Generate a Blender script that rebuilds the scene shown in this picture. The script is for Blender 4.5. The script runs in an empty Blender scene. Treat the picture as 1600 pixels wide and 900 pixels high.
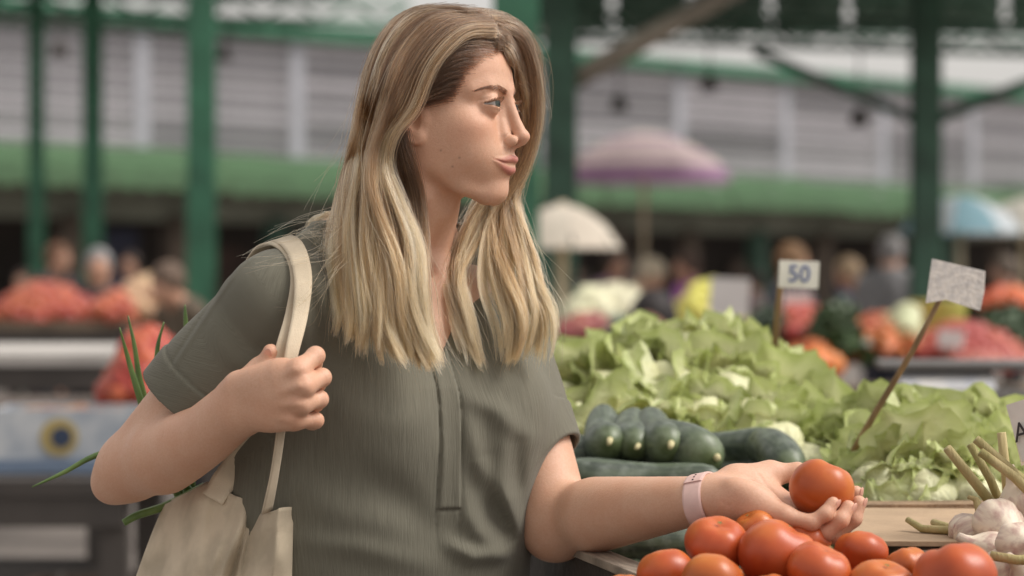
import bpy, bmesh, math, random
import numpy as np
from mathutils import Vector, Matrix, Euler
PARTS = {'bg', 'produce', 'woman', 'hair', 'bag'}

# ---------------------------------------------------------------- camera, sky, sun, exposure
scene = bpy.context.scene
C = scene.collection
FPX = 3778.0          # focal length in photo pixels (85 mm on 36 mm, 1600 px wide)
CAMZ = 1.30
def P(px, py, Y):
    """photo pixel + distance (m) -> world point"""
    return Vector(((px - 800.0) / FPX * Y, Y, CAMZ + (450.0 - py) / FPX * Y))
cd = bpy.data.cameras.new('camera'); cam = bpy.data.objects.new('camera', cd); C.objects.link(cam)
cam.location = (0, 0, CAMZ); cam.rotation_euler = (math.radians(90), 0, 0)
cd.lens = 85; cd.sensor_width = 36; cd.clip_start = 0.05; cd.clip_end = 500
cd.dof.use_dof = True; cd.dof.focus_distance = 2.64; cd.dof.aperture_fstop = 3.6; cd.dof.aperture_blades = 0
scene.camera = cam

SUN_EL, SUN_AZ = 50.0, 96.0      # azimuth clockwise from +Y
world = bpy.data.worlds.new('World'); scene.world = world; world.use_nodes = True
wn = world.node_tree.nodes; wl = world.node_tree.links; wn.clear()
w_out = wn.new('ShaderNodeOutputWorld'); w_bg = wn.new('ShaderNodeBackground'); w_sky = wn.new('ShaderNodeTexSky')
w_sky.sky_type = 'NISHITA'; w_sky.sun_disc = False; w_sky.sun_elevation = math.radians(SUN_EL)
w_sky.sun_rotation = math.radians(SUN_AZ); w_sky.dust_density = 6.0; w_sky.air_density = 1.2; w_sky.ozone_density = 0.6
w_hsv = wn.new('ShaderNodeHueSaturation'); w_hsv.inputs['Saturation'].default_value = 0.22
w_bg.inputs['Strength'].default_value = 0.10
wl.new(w_sky.outputs[0], w_hsv.inputs['Color']); w_mix = wn.new('ShaderNodeMix'); w_mix.data_type = 'RGBA'; w_mix.inputs['Factor'].default_value = 0.5   # even cloud cover over the clear sky
w_mix.inputs['B'].default_value = (7.9, 7.5, 7.05, 1)
wl.new(w_hsv.outputs[0], w_mix.inputs['A']); wl.new(w_mix.outputs['Result'], w_bg.inputs['Color']); wl.new(w_bg.outputs[0], w_out.inputs[0])
sd = bpy.data.lights.new('sun', 'SUN'); sun = bpy.data.objects.new('sun', sd); C.objects.link(sun)
sd.energy = 1.8; sd.angle = math.radians(28); sd.color = (1.0, 0.95, 0.88)
_az = math.radians(SUN_AZ); _el = math.radians(SUN_EL)
sun_dir = Vector((math.sin(_az) * math.cos(_el), math.cos(_az) * math.cos(_el), math.sin(_el)))
sun.rotation_euler = sun_dir.to_track_quat('Z', 'Y').to_euler(); sun.location = (2, -2, 8)
vs = scene.view_settings; scene.display_settings.display_device = 'sRGB'
vs.view_transform = 'Standard'; vs.look = 'None'; vs.exposure = 0.45; vs.gamma = 1.0; vs.use_curve_mapping = False
scene.cycles.use_denoising = True; scene.cycles.max_bounces = 8; scene.cycles.transparent_max_bounces = 12

# ---------------------------------------------------------------- helpers
rng = random.Random(7)
def srgb(r, g, b):
    f = lambda c: (c / 255.0) / 12.92 if c / 255.0 <= 0.04045 else ((c / 255.0 + 0.055) / 1.055) ** 2.4
    return (f(r), f(g), f(b))
def link(o, parent=None):
    C.objects.link(o)
    if parent is not None:
        o.parent = parent
    return o
def tag(o, label=None, cat=None, group=None, kind=None):
    if label: o['label'] = label
    if cat: o['category'] = cat
    if group: o['group'] = group
    if kind: o['kind'] = kind
    return o
def empty(name, loc=(0, 0, 0), rz=0.0, label=None, cat=None, group=None):
    o = bpy.data.objects.new(name, None); C.objects.link(o)
    o.location = loc; o.rotation_euler = (0, 0, rz); o.empty_display_size = 0.1
    return tag(o, label, cat, group)
def mesh_obj(name, me, mat=None, parent=None, loc=None, rot=None, scale=None):
    o = bpy.data.objects.new(name, me)
    link(o, parent)
    if loc is not None: o.location = loc
    if rot is not None: o.rotation_euler = rot
    if scale is not None: o.scale = scale if hasattr(scale, '__len__') else (scale,) * 3
    if mat is not None:
        if len(me.materials) == 0: me.materials.append(mat)
        elif me.materials[0] is not mat:
            o.material_slots[0].link = 'OBJECT'; o.material_slots[0].material = mat
    return o
def mesh_from(name, verts, faces, smooth=True):
    me = bpy.data.meshes.new(name)
    verts = np.asarray(verts, dtype=np.float32).reshape(-1, 3)
    if isinstance(faces, np.ndarray) and faces.ndim == 2:
        n = faces.shape[1]; F = len(faces)
        me.vertices.add(len(verts)); me.vertices.foreach_set('co', verts.ravel())
        me.loops.add(F * n); me.loops.foreach_set('vertex_index', faces.astype(np.int32).ravel())
        me.polygons.add(F)
        me.polygons.foreach_set('loop_start', np.arange(0, F * n, n, dtype=np.int32))
        me.polygons.foreach_set('loop_total', np.full(F, n, dtype=np.int32))
        me.update(calc_edges=True)
    else:
        me.from_pydata([tuple(v) for v in verts], [], [tuple(f) for f in faces])
    if smooth:
        me.polygons.foreach_set('use_smooth', np.ones(len(me.polygons), dtype=bool))
    me.update()
    return me
def bm_mesh(name, bm, smooth=False):
    me = bpy.data.meshes.new(name); bm.normal_update(); bm.to_mesh(me); bm.free()
    if smooth:
        me.polygons.foreach_set('use_smooth', np.ones(len(me.polygons), dtype=bool))
    return me
def bx(bm, c, s, rot=None, bev=0.0):
    m = Matrix.Translation(Vector(c))
    if rot is not None: m = m @ Euler(rot).to_matrix().to_4x4()
    m = m @ Matrix.Diagonal((s[0], s[1], s[2], 1))
    r = bmesh.ops.create_cube(bm, size=1.0, matrix=m)
    if bev > 0:
        es = list({e for v in r['verts'] for e in v.link_edges})
        bmesh.ops.bevel(bm, geom=es, offset=bev, segments=2, affect='EDGES', profile=0.6)
def tube(bm, pts, radii, seg=10, cap=True):
    pts = [Vector(p) for p in pts]
    if not hasattr(radii, '__len__'): radii = [radii] * len(pts)
    rings = []
    ref = Vector((0, 0, 1))
    d0 = (pts[1] - pts[0]).normalized()
    if abs(d0.dot(ref)) > 0.9: ref = Vector((1, 0, 0))
    u = d0.cross(ref).normalized()
    for i, p in enumerate(pts):
        a = pts[max(i - 1, 0)]; b = pts[min(i + 1, len(pts) - 1)]
        d = (b - a).normalized()
        u = (u - d * u.dot(d)).normalized(); v = d.cross(u)
        rings.append([bm.verts.new(p + (u * math.cos(2 * math.pi * k / seg) + v * math.sin(2 * math.pi * k / seg)) * radii[i]) for k in range(seg)])
    for r0, r1 in zip(rings[:-1], rings[1:]):
        for k in range(seg):
            bm.faces.new((r0[k], r0[(k + 1) % seg], r1[(k + 1) % seg], r1[k]))
    if cap:
        bm.faces.new(list(reversed(rings[0]))); bm.faces.new(rings[-1])
def lathe(bm, prof, seg=24, cx=0, cy=0, wob=None):
    rings = []
    for (r, z) in prof:
        ring = []
        for k in range(seg):
            a = 2 * math.pi * k / seg
            rr = r * (1 + (wob(a, z) if wob else 0))
            ring.append(bm.verts.new((cx + rr * math.cos(a), cy + rr * math.sin(a), z)))
        rings.append(ring)
    for r0, r1 in zip(rings[:-1], rings[1:]):
        for k in range(seg):
            bm.faces.new((r0[k], r0[(k + 1) % seg], r1[(k + 1) % seg], r1[k]))
    bm.faces.new(list(reversed(rings[0]))); bm.faces.new(rings[-1])
def box_obj(name, c, s, mat, parent=None, rot=None, bev=0.0):
    bm = bmesh.new(); bx(bm, (0, 0, 0), s, None, bev)
    return mesh_obj(name, bm_mesh(name, bm), mat, parent, c, rot)
def tube_obj(name, pts, r, mat, parent=None, seg=10, smooth=True):
    bm = bmesh.new(); tube(bm, pts, r, seg)
    return mesh_obj(name, bm_mesh(name, bm, smooth), mat, parent)

# ---------------------------------------------------------------- materials
MATS = {}
def mat(name, col, rough=0.6, var=0.12, scale=8.0, bump=0.0, bscale=60.0, metal=0.0, spec=0.5, col2=None, mixscale=None,
        sss=0.0, sssr=(0.02, 0.01, 0.005), trans=0.0, coat=0.0, objrand=0.0, stretch=None, sheen=0.0):
    if name in MATS: return MATS[name]
    m = bpy.data.materials.new(name); m.use_nodes = True
    nt = m.node_tree; N = nt.nodes; L = nt.links
    b = N['Principled BSDF']
    b.inputs['Roughness'].default_value = rough; b.inputs['Metallic'].default_value = metal
    b.inputs['Specular IOR Level'].default_value = spec
    b.inputs['Coat Weight'].default_value = coat
    b.inputs['Sheen Weight'].default_value = sheen
    if sss > 0:
        b.inputs['Subsurface Weight'].default_value = sss; b.inputs['Subsurface Radius'].default_value = sssr
        b.inputs['Subsurface Scale'].default_value = 1.0
    tc = N.new('ShaderNodeTexCoord'); mp = N.new('ShaderNodeMapping')
    if stretch: mp.inputs['Scale'].default_value = stretch
    L.new(tc.outputs['Object'], mp.inputs['Vector'])
    nz = N.new('ShaderNodeTexNoise'); nz.inputs['Scale'].default_value = mixscale or scale; nz.inputs['Detail'].default_value = 5
    L.new(mp.outputs[0], nz.inputs['Vector'])
    mx = N.new('ShaderNodeMix'); mx.data_type = 'RGBA'
    c2 = col2 if col2 else tuple(c * (1 - 2 * var) for c in col)
    c1 = col if col2 else tuple(min(1, c * (1 + var)) for c in col)
    mx.inputs['A'].default_value = (*c1, 1); mx.inputs['B'].default_value = (*c2, 1)
    rp = N.new('ShaderNodeMapRange'); rp.inputs['From Min'].default_value = 0.35; rp.inputs['From Max'].default_value = 0.65
    L.new(nz.outputs['Fac'], rp.inputs['Value']); L.new(rp.outputs[0], mx.inputs['Factor'])
    out = mx.outputs['Result']
    if objrand > 0:
        oi = N.new('ShaderNodeObjectInfo'); hs = N.new('ShaderNodeHueSaturation')
        r2 = N.new('ShaderNodeMapRange'); r2.inputs['To Min'].default_value = 1 - objrand; r2.inputs['To Max'].default_value = 1 + objrand
        L.new(oi.outputs['Random'], r2.inputs['Value']); L.new(r2.outputs[0], hs.inputs['Value'])
        r3 = N.new('ShaderNodeMapRange'); r3.inputs['To Min'].default_value = 0.5 - objrand * 0.06; r3.inputs['To Max'].default_value = 0.5 + objrand * 0.06
        L.new(oi.outputs['Random'], r3.inputs['Value']); L.new(r3.outputs[0], hs.inputs['Hue'])
        L.new(out, hs.inputs['Color']); out = hs.outputs[0]
    L.new(out, b.inputs['Base Color'])
    if trans > 0:
        tr = N.new('ShaderNodeBsdfTranslucent'); L.new(out, tr.inputs['Color'])
        ms = N.new('ShaderNodeMixShader'); ms.inputs[0].default_value = trans
        L.new(b.outputs[0], ms.inputs[1]); L.new(tr.outputs[0], ms.inputs[2]); L.new(ms.outputs[0], N['Material Output'].inputs['Surface'])
    if bump > 0:
        n2 = N.new('ShaderNodeTexNoise'); n2.inputs['Scale'].default_value = bscale; n2.inputs['Detail'].default_value = 4
        L.new(mp.outputs[0], n2.inputs['Vector'])
        bp = N.new('ShaderNodeBump'); bp.inputs['Strength'].default_value = bump; bp.inputs['Distance'].default_value = 0.01
        L.new(n2.outputs['Fac'], bp.inputs['Height']); L.new(bp.outputs[0], b.inputs['Normal'])
    MATS[name] = m
    return m

# ---------------------------------------------------------------- signed distance modelling (organic shapes)
import openvdb
def v3(*a): return np.array(a, dtype=np.float32)
def cone(p, a, b, r1, r2):
    a = np.asarray(a, np.float32); b = np.asarray(b, np.float32)
    ab = b - a; pa = p - a
    t = np.clip((pa @ ab) / float(ab @ ab), 0, 1)
    d = pa - t[:, None] * ab
    return np.sqrt(np.einsum('ij,ij->i', d, d)) - (r1 + (r2 - r1) * t)
def chain(p, pts, rs):
    d = None
    for i in range(len(pts) - 1):
        e = cone(p, pts[i], pts[i + 1], rs[i], rs[i + 1])
        d = e if d is None else np.minimum(d, e)
    return d
def ell(p, c, r, R=None):
    q = p - np.asarray(c, np.float32)
    if R is not None: q = q @ np.asarray(R, np.float32)      # columns of R = local axes
    r = np.asarray(r, np.float32)
    k0 = np.sqrt(((q / r) ** 2).sum(1)); k1 = np.sqrt(((q / (r * r)) ** 2).sum(1)) + 1e-9
    return k0 * (k0 - 1.0) / k1
def smin(a, b, k):
    h = np.maximum(k - np.abs(a - b), 0) / k
    return np.minimum(a, b) - h * h * k * 0.25
def smax(a, b, k): return -smin(-a, -b, k)
def axes(x, y=None, up=(0, 0, 1)):
    x = np.asarray(x, np.float64); x = x / np.linalg.norm(x)
    up = np.asarray(up, np.float64)
    y = np.cross(up, x) if y is None else np.asarray(y, np.float64)
    y = y - x * (x @ y); y /= np.linalg.norm(y)
    return np.stack([x, y, np.cross(x, y)], 1)
from concurrent.futures import ThreadPoolExecutor
POOL = ThreadPoolExecutor(4)
def sdf_mesh(f, lo, hi, h, B=6, slack=1.3):
    """sparse sampling of f over a box, iso surface as quads (world units)"""
    lo = np.asarray(lo, np.float32); hi = np.asarray(hi, np.float32)
    nb = np.ceil((hi - lo) / (h * B)).astype(int)
    g = np.stack(np.meshgrid(*[np.arange(n) for n in nb], indexing='ij'), -1).reshape(-1, 3)
    cen = (lo + (g + 0.5) * (h * B)).astype(np.float32)
    d = np.concatenate(list(POOL.map(f, np.array_split(cen, max(1, len(cen) // 30000)))))
    rad = h * B * 0.87 * slack
    arr = np.full(tuple(nb * B), 1.0, np.float32)
    a6 = arr.reshape(nb[0], B, nb[1], B, nb[2], B)
    ins = g[d < 0]; a6[ins[:, 0], :, ins[:, 1], :, ins[:, 2], :] = -1.0
    near = g[np.abs(d) < rad]
    off = np.stack(np.meshgrid(*[np.arange(B)] * 3, indexing='ij'), -1).reshape(-1, 3)
    def work(ch):
        if len(ch) == 0: return
        pts = (lo + (ch[:, None, :] * B + off[None]) * h).reshape(-1, 3).astype(np.float32)
        a6[ch[:, 0], :, ch[:, 1], :, ch[:, 2], :] = f(pts).reshape(len(ch), B, B, B)
    list(POOL.map(work, np.array_split(near, max(1, len(near) // 150))))
    grid = openvdb.FloatGrid(1.0); grid.copyFromArray(np.clip(arr / h, -3, 3))
    vs_, qs_ = grid.convertToQuads(0.0)
    return lo + vs_ * h, qs_[:, ::-1].astype(np.int32)
def project(f, v, it=2, eps=4e-4):
    """snap vertices onto the exact surface and return them"""
    v = v.astype(np.float32)
    for _ in range(it):
        d = f(v); g = np.stack([f(v + eps * e) - f(v - eps * e) for e in np.eye(3, dtype=np.float32)], 1)
        n = g / (np.linalg.norm(g, axis=1, keepdims=True) + 1e-12)
        v = v - np.clip(d, -3e-3, 3e-3)[:, None] * n
    return v
def sstep(a, b, x):
    t = np.clip((x - a) / (b - a), 0, 1); return t * t * (3 - 2 * t)
def catmull(pts, n):
    """smooth curve through pts (k,3) -> (n,3)"""
    pts = np.asarray(pts, np.float64); k = len(pts)
    Pp = np.vstack([2 * pts[0] - pts[1], pts, 2 * pts[-1] - pts[-2]])
    t = np.linspace(0, k - 1 - 1e-9, n); i = t.astype(int); u = (t - i)[:, None]
    p0, p1, p2, p3 = Pp[i], Pp[i + 1], Pp[i + 2], Pp[i + 3]
    return 0.5 * (2 * p1 + (p2 - p0) * u + (2 * p0 - 5 * p1 + 4 * p2 - p3) * u ** 2 + (3 * p1 - p0 - 3 * p2 + p3) * u ** 3)
def set_attr(me, name, vals):
    a = me.attributes.new(name, 'FLOAT', 'POINT'); a.data.foreach_set('value', np.asarray(vals, np.float32))
# ================================================================ tomatoes and other produce
def tomato_mesh(name, seed, rad=0.04, lobes=5, flat=0.82, amp=0.05, nu=40, nv=26):
    r = random.Random(seed); bm = bmesh.new()
    ph = r.uniform(0, 6.28); ph2 = r.uniform(0, 6.28); rings = []
    bumps = [(r.uniform(0, 6.28), r.uniform(0.6, 2.2), r.uniform(-0.05, 0.07), r.uniform(0.4, 0.8)) for _ in range(4)]
    for j in range(nv + 1):
        th = math.pi * j / nv; ring = []
        for i in range(nu):
            a = 2 * math.pi * i / nu
            k = 1 + amp * math.sin(th) ** 0.8 * (0.5 * math.cos(lobes * a + ph) + 0.5 * math.cos((lobes - 2) * a + ph2)) * (0.35 + 0.65 * (math.cos(th) * 0.5 + 0.5))
            for (ba, bt, bb, bw) in bumps:
                da = math.acos(max(-1, min(1, math.sin(th) * math.sin(bt) * math.cos(a - ba) + math.cos(th) * math.cos(bt))))
                k += bb * math.exp(-(da / bw) ** 2)
            R_ = rad * k
            z = math.cos(th) * flat * (1 - 0.22 * math.exp(-(th / 0.38) ** 2)) 
            ring.append(bm.verts.new((R_ * math.sin(th) * math.cos(a), R_ * math.sin(th) * math.sin(a), R_ * z)) if 0 < j < nv else None)
        rings.append(ring)
    top = bm.verts.new((0, 0, rad * flat * 0.76)); bot = bm.verts.new((0, 0, -rad * flat))
    for j in range(1, nv - 1):
        for i in range(nu):
            bm.faces.new((rings[j][i], rings[j + 1][i], rings[j + 1][(i + 1) % nu], rings[j][(i + 1) % nu]))
    for i in range(nu):
        bm.faces.new((top, rings[1][i], rings[1][(i + 1) % nu])); bm.faces.new((bot, rings[nv - 1][(i + 1) % nu], rings[nv - 1][i]))
    return bm_mesh(name, bm, True)
def tomato_mat():
    m = bpy.data.materials.new('tomato_skin'); m.use_nodes = True
    N = m.node_tree.nodes; L = m.node_tree.links; b = N['Principled BSDF']
    tc = N.new('ShaderNodeTexCoord'); sp = N.new('ShaderNodeSeparateXYZ'); L.new(tc.outputs['Object'], sp.inputs[0])
    nz = N.new('ShaderNodeTexNoise'); nz.inputs['Scale'].default_value = 22; nz.inputs['Detail'].default_value = 3; L.new(tc.outputs['Object'], nz.inputs['Vector'])
    ma = N.new('ShaderNodeMath'); ma.operation = 'MULTIPLY_ADD'; L.new(sp.outputs['Z'], ma.inputs[0]); ma.inputs[1].default_value = 9.0; L.new(nz.outputs['Fac'], ma.inputs[2])
    cr = N.new('ShaderNodeValToRGB'); e = cr.color_ramp.elements
    e[0].position = 0.25; e[0].color = (*srgb(156, 56, 28), 1); e[1].position = 0.98; e[1].color = (*srgb(206, 116, 58), 1)
    x = e.new(0.62); x.color = (*srgb(184, 80, 40), 1)
    L.new(ma.outputs[0], cr.inputs[0])
    oi = N.new('ShaderNodeObjectInfo'); hs = N.new('ShaderNodeHueSaturation'); mr = N.new('ShaderNodeMapRange')
    mr.inputs['To Min'].default_value = 0.500; mr.inputs['To Max'].default_value = 0.514; L.new(oi.outputs['Random'], mr.inputs['Value']); L.new(mr.outputs[0], hs.inputs['Hue'])
    L.new(cr.outputs[0], hs.inputs['Color']); L.new(hs.outputs[0], b.inputs['Base Color'])
    n2 = N.new('ShaderNodeTexNoise'); n2.inputs['Scale'].default_value = 300; L.new(tc.outputs['Object'], n2.inputs['Vector'])
    r2 = N.new('ShaderNodeMapRange'); r2.inputs['To Min'].default_value = 0.26; r2.inputs['To Max'].default_value = 0.46; L.new(n2.outputs['Fac'], r2.inputs['Value']); L.new(r2.outputs[0], b.inputs['Roughness'])
    b.inputs['Subsurface Weight'].default_value = 0.15; b.inputs['Subsurface Radius'].default_value = (0.006, 0.002, 0.001)
    b.inputs['Specular IOR Level'].default_value = 0.45
    return m
TOM = tomato_mat()
def limb(p, *a, n=4):
    a = np.array(a, np.float64); c = catmull4(a, n * (len(a) - 1) + 1)
    return chain(p, [v[:3].astype(np.float32) for v in c], [float(v[3]) for v in c])
def catmull4(pts, n):
    k = len(pts); Pp = np.vstack([2 * pts[0] - pts[1], pts, 2 * pts[-1] - pts[-2]])
    t = np.linspace(0, k - 1 - 1e-9, n); i = t.astype(int); u = (t - i)[:, None]
    p0, p1, p2, p3 = Pp[i], Pp[i + 1], Pp[i + 2], Pp[i + 3]
    return 0.5 * (2 * p1 + (p2 - p0) * u + (2 * p0 - 5 * p1 + 4 * p2 - p3) * u ** 2 + (3 * p1 - p0 - 3 * p2 + p3) * u ** 3)
# ================================================================ the market hall behind
if 'bg' in PARTS:
    conc = mat('floor_concrete', srgb(120, 112, 106), 0.85, 0.15, 1.2, 0.2, 30)
    me = mesh_from('ground', [(-120, -60, 0), (120, -60, 0), (120, 200, 0), (-120, 200, 0)], [(0, 1, 2, 3)], False)
    tag(mesh_obj('ground', me, conc), kind='structure')
    green = mat('green_paint', srgb(58, 112, 86), 0.55, 0.15, 3, 0.1, 20)
    greend = mat('green_paint_dark', srgb(56, 88, 72), 0.6, 0.2, 3)
    awn_m = mat('awning_green', srgb(74, 106, 72), 0.7, 0.12, 1.5)
    slat_m = mat('louver_slat', srgb(176, 172, 178), 0.45, 0.10, 0.7, objrand=0.3)
    lite_m = mat('skylight_strip', srgb(200, 200, 208), 0.4, 0.05, 2, trans=0.35)
    brown = mat('roof_steel', srgb(146, 138, 126), 0.7, 0.15, 3)
    darkin = mat('shop_dark', srgb(50, 42, 38), 0.9, 0.2, 0.8)
    # ---- the long louvred wall: seen slightly askew, running away to the right
    WX0, WY0, WX1, WY1 = -12.03, 30.45, 16.0, 55.9
    wd = Vector((WX1 - WX0, WY1 - WY0, 0)); WL_ = wd.length; wu = wd / WL_; wa = math.atan2(wd.y, wd.x)
    wn_ = Vector((wu.y, -wu.x, 0))                       # towards the camera
    def WP(t, z, o=0.0): return Vector((WX0, WY0, 0)) + wu * (t * WL_) + wn_ * o + Vector((0, 0, z))
    wall = empty('louvred_wall', WP(0, 0), wa, 'long grey wall of horizontal louvre slats with pale upright strips', 'wall')
    nbay = 13; ns = 10; z0, z1 = 3.25, 5.25
    sl_me = {}
    for b_ in range(nbay):
        L_ = WL_ / nbay - 0.28; x = (b_ + 0.5) * WL_ / nbay
        for i in range(ns):
            z = z0 + (i + 0.5) * (z1 - z0) / ns
            bm = None
            if 'sl' not in sl_me:
                bm = bmesh.new(); bx(bm, (0, 0, 0), (L_, 0.03, 0.165), (math.radians(20), 0, 0)); sl_me['sl'] = bm_mesh('slat', bm)
            mesh_obj('slat', sl_me['sl'], slat_m, wall, (x, 0, z), (rng.uniform(-.12, .12), 0, 0))
        st = box_obj('light_strip', (b_ * WL_ / nbay, 0.0, (z0 + z1) / 2), (0.26, 0.04, z1 - z0), lite_m, wall)
    box_obj('backing_panel', (WL_ / 2, 0.25, (z0 + z1) / 2), (WL_, 0.05, z1 - z0), mat('backing', srgb(60, 57, 60), 0.8, 0.1, 0.5), wall)
    box_obj('eaves_beam', (WL_ / 2, -0.1, z1 + 0.10), (WL_, 0.25, 0.22), green, wall)
    # ---- shop fronts under the awning
    shops = empty('shop_row', WP(0, 0, 0.0), wa, 'dark row of shop fronts beneath the green awning', 'building')
    box_obj('back_wall', (WL_ / 2, 1.2, 1.2), (WL_, 0.1, 2.4), darkin, shops)
    for i in range(21):
        box_obj('pillar', (i * WL_ / 20, 0.2, 1.2), (0.28, 0.28, 2.4), mat('shop_pillar', srgb(96, 84, 74), 0.8, 0.2, 2) if i % 3 else greend, shops)
    for i in range(40):
        h_ = rng.uniform(0.7, 1.9); c_ = rng.choice([(92, 78, 70), (60, 62, 82), (110, 96, 60), (70, 52, 46), (58, 66, 52), (120, 112, 104)])
        box_obj('shop_panel', ((i + 0.5) * WL_ / 40, 0.9 + rng.uniform(-.2, .2), h_ / 2 + rng.uniform(0, 0.4)), (WL_ / 40 * rng.uniform(0.4, 0.85), 0.08, h_), mat('panel%d%d%d' % c_, srgb(*c_), 0.8, 0.25, 2), shops)
    box_obj('fascia', (WL_ / 2, 0.3, 2.75), (WL_, 0.3, 0.85), mat('fascia_grey', srgb(128, 130, 118), 0.8, 0.1, 1), shops)
    # ---- awning: corrugated slope with a scalloped fringe, in sections
    aw = empty('awning', WP(0, 3.12, 1.2), wa, 'long green corrugated awning with hanging fringe', 'awning')
    nsec = 24; sw = WL_ / nsec
    bm = bmesh.new(); k = 16
    top = [bm.verts.new((i / k * sw, 1.3, 0.30 + 0.03 * math.sin(i * math.pi))) for i in range(k + 1)]
    mid = [bm.verts.new((i / k * sw, 0.0, -0.12 + (0.03 if i % 2 else 0))) for i in range(k + 1)]
    low = [bm.verts.new((i / k * sw, -0.02, -0.36 - (0.07 if i % 4 == 2 else (0.0 if i % 4 == 0 else 0.05)))) for i in range(k + 1)]
    for i in range(k):
        bm.faces.new((top[i], mid[i], mid[i + 1], top[i + 1])); bm.faces.new((mid[i], low[i], low[i + 1], mid[i + 1]))
    aws = bm_mesh('awning_section', bm)
    for i in range(nsec): mesh_obj('section', aws, awn_m, aw, (i * sw, rng.uniform(-.05, .05), rng.uniform(-.03, .03)))
    # ---- hall columns
    def column(px, Y, w, lab, h=7.0, m=green, brace=()):
        o = empty('column', (P(px, 450, Y).x, Y, 0), rng.uniform(-.1, .1), lab, 'column', 'green steel columns of the hall')
        box_obj('base_plate', (0, 0, 0.02), (w * 2, w * 2, 0.04), greend, o)
        box_obj('flange', (0, -w * 0.42, h / 2 + 0.04), (w, w * 0.16, h), m, o); box_obj('flange', (0, w * 0.42, h / 2 + 0.04), (w, w * 0.16, h), m, o)
        box_obj('web', (0, 0, h / 2 + 0.04), (w * 0.7, w * 0.68, h), m, o)
        for (pa, pb, r, mm) in brace:
            q = Vector(o.location); a, b = P(*pa) - q, P(*pb) - q
            rz = o.rotation_euler.z; Rm = Matrix.Rotation(-rz, 3, 'Z')
            tube_obj('brace', [Rm @ a, Rm @ b], r, mm, o, 8)
        return o
    column(57, 30.0, 0.17, 'slim green column nearest the end of the hall')
    column(145, 24.0, 0.19, 'green column between the slim and the thick ones')
    column(315, 18.0, 0.20, 'green column behind the woman\'s covered shoulder')
    column(806, 10.5, 0.20, 'thick green column behind the woman\'s face')
    column(876, 15.0, 0.20, 'dark green column with a grey slanted brace', m=greend, brace=(((890, 128, 15.0), (1160, -25, 14.6), 0.068, brown), ((880, 110, 15.0), (850, 40, 15.0), 0.03, brown)))
    column(1447, 16.0, 0.185, 'green column with two slanted braces behind the pale blue parasol', m=greend, brace=(((1432, 188, 16.0), (1180, 80, 15.6), 0.035, greend), ((1462, 185, 16.0), (1700, 95, 15.6), 0.04, greend)))
    # ---- roof: trusses crossing the hall, purlins, and dark sheet roofing with gaps of sky
    def truss(pa, pb, Y0, Y1, depth, n, lab, r=0.035, m=greend):
        a, b = P(*pa, Y0), P(*pb, Y1)
        o = empty('roof_truss', a, 0, lab, 'truss', 'roof trusses of the hall'); d_ = b - a
        dn = Vector((0, 0, -depth))
        tube_obj('chord', [Vector(), d_], r, m, o, 6); tube_obj('chord', [dn, d_ + dn], r, m, o, 6)
        for i in range(n):
            p0, p1 = d_ * (i / n), d_ * ((i + 0.5) / n) + dn; p2 = d_ * ((i + 1) / n)
            tube_obj('diagonal', [p0, p1], r * 0.6, m, o, 6); tube_obj('diagonal', [p1, p2], r * 0.6, m, o, 6)
    truss((830, 14), (1640, 44), 19.0, 20.0, 0.22, 7, 'dark lattice truss above the lettuces', 0.03)
    truss((840, -8), (1650, 8), 16.0, 17.0, 0.20, 12, 'thin lattice truss close under the roof sheets', 0.018)
    truss((900, 42), (1640, 66), 26.0, 28.0, 0.14, 13, 'far lattice truss before the strip of sky', 0.035)
    truss((-40, 12), (620, 50), 28.0, 30.0, 0.16, 8, 'lattice truss over the slim columns', 0.03, green)
    truss((-40, -14), (640, 8), 24.0, 26.0, 0.2, 7, 'lattice truss high over the slim columns', 0.035, green)
    roofm = mat('roof_sheet', srgb(70, 112, 94), 0.6, 0.25, 0.8, trans=0.4)
    def roof_strip(pxa, pxb, pya, pyb, Y0, Y1, lab):
        o = empty('roof_sheeting', (0, 0, 0), 0, lab, 'roof', 'sheets of the hall roof')
        n = 7
        for i in range(n):
            xa = pxa + (pxb - pxa) * i / n; xb = pxa + (pxb - pxa) * (i + 0.9) / n
            q = [P(xa, pya, Y0), P(xb, pya, Y0), P(xb, pyb, Y1), P(xa, pyb, Y1)]
            bm = bmesh.new(); vs_ = [bm.verts.new(v) for v in q]; up_ = [bm.verts.new(v + Vector((0, 0, 0.03))) for v in q]
            bm.faces.new(vs_); bm.faces.new(up_[::-1])
            for k_ in range(4): bm.faces.new((vs_[k_], up_[k_], up_[(k_ + 1) % 4], vs_[(k_ + 1) % 4]))
            mesh_obj('sheet', bm_mesh('sheet', bm), roofm, o)
    roof_strip(840, 1700, 52, -70, 26.0, 14.0, 'dark green roof sheeting over the lettuce side')
    roof_strip(-60, 560, -6, -90, 30.0, 20.0, 'green roof sheeting over the slim columns')
    # hanging lamps
    lampm = mat('lamp_metal', srgb(70, 64, 60), 0.6, 0.1, 5)
    for (px, py, Y, lab) in ((93, 75, 20, 'dark hanging lamp beside the slim columns'), (967, 160, 20, 'dark hanging lamp next to the column with the grey brace'), (1108, 130, 20, 'dark hanging lamp over the striped parasol'), (1343, 182, 18, 'small dark lamp hanging by the braced column'), (350, 85, 22, 'brownish lamp hanging beside the middle column')):
        o = empty('hanging_lamp', P(px, py, Y), 0, lab, 'lamp', 'hanging lamps in the hall')
        bm = bmesh.new(); lathe(bm, [(0.03, 0.06), (0.05, 0.03), (0.075, -0.03), (0.08, -0.06), (0.03, -0.07)], 14); mesh_obj('shade', bm_mesh('shade', bm, True), lampm, o)
        tube_obj('cord', [(0, 0, 0.06), (0, 0, 0.5)], 0.008, lampm, o, 5)

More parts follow.
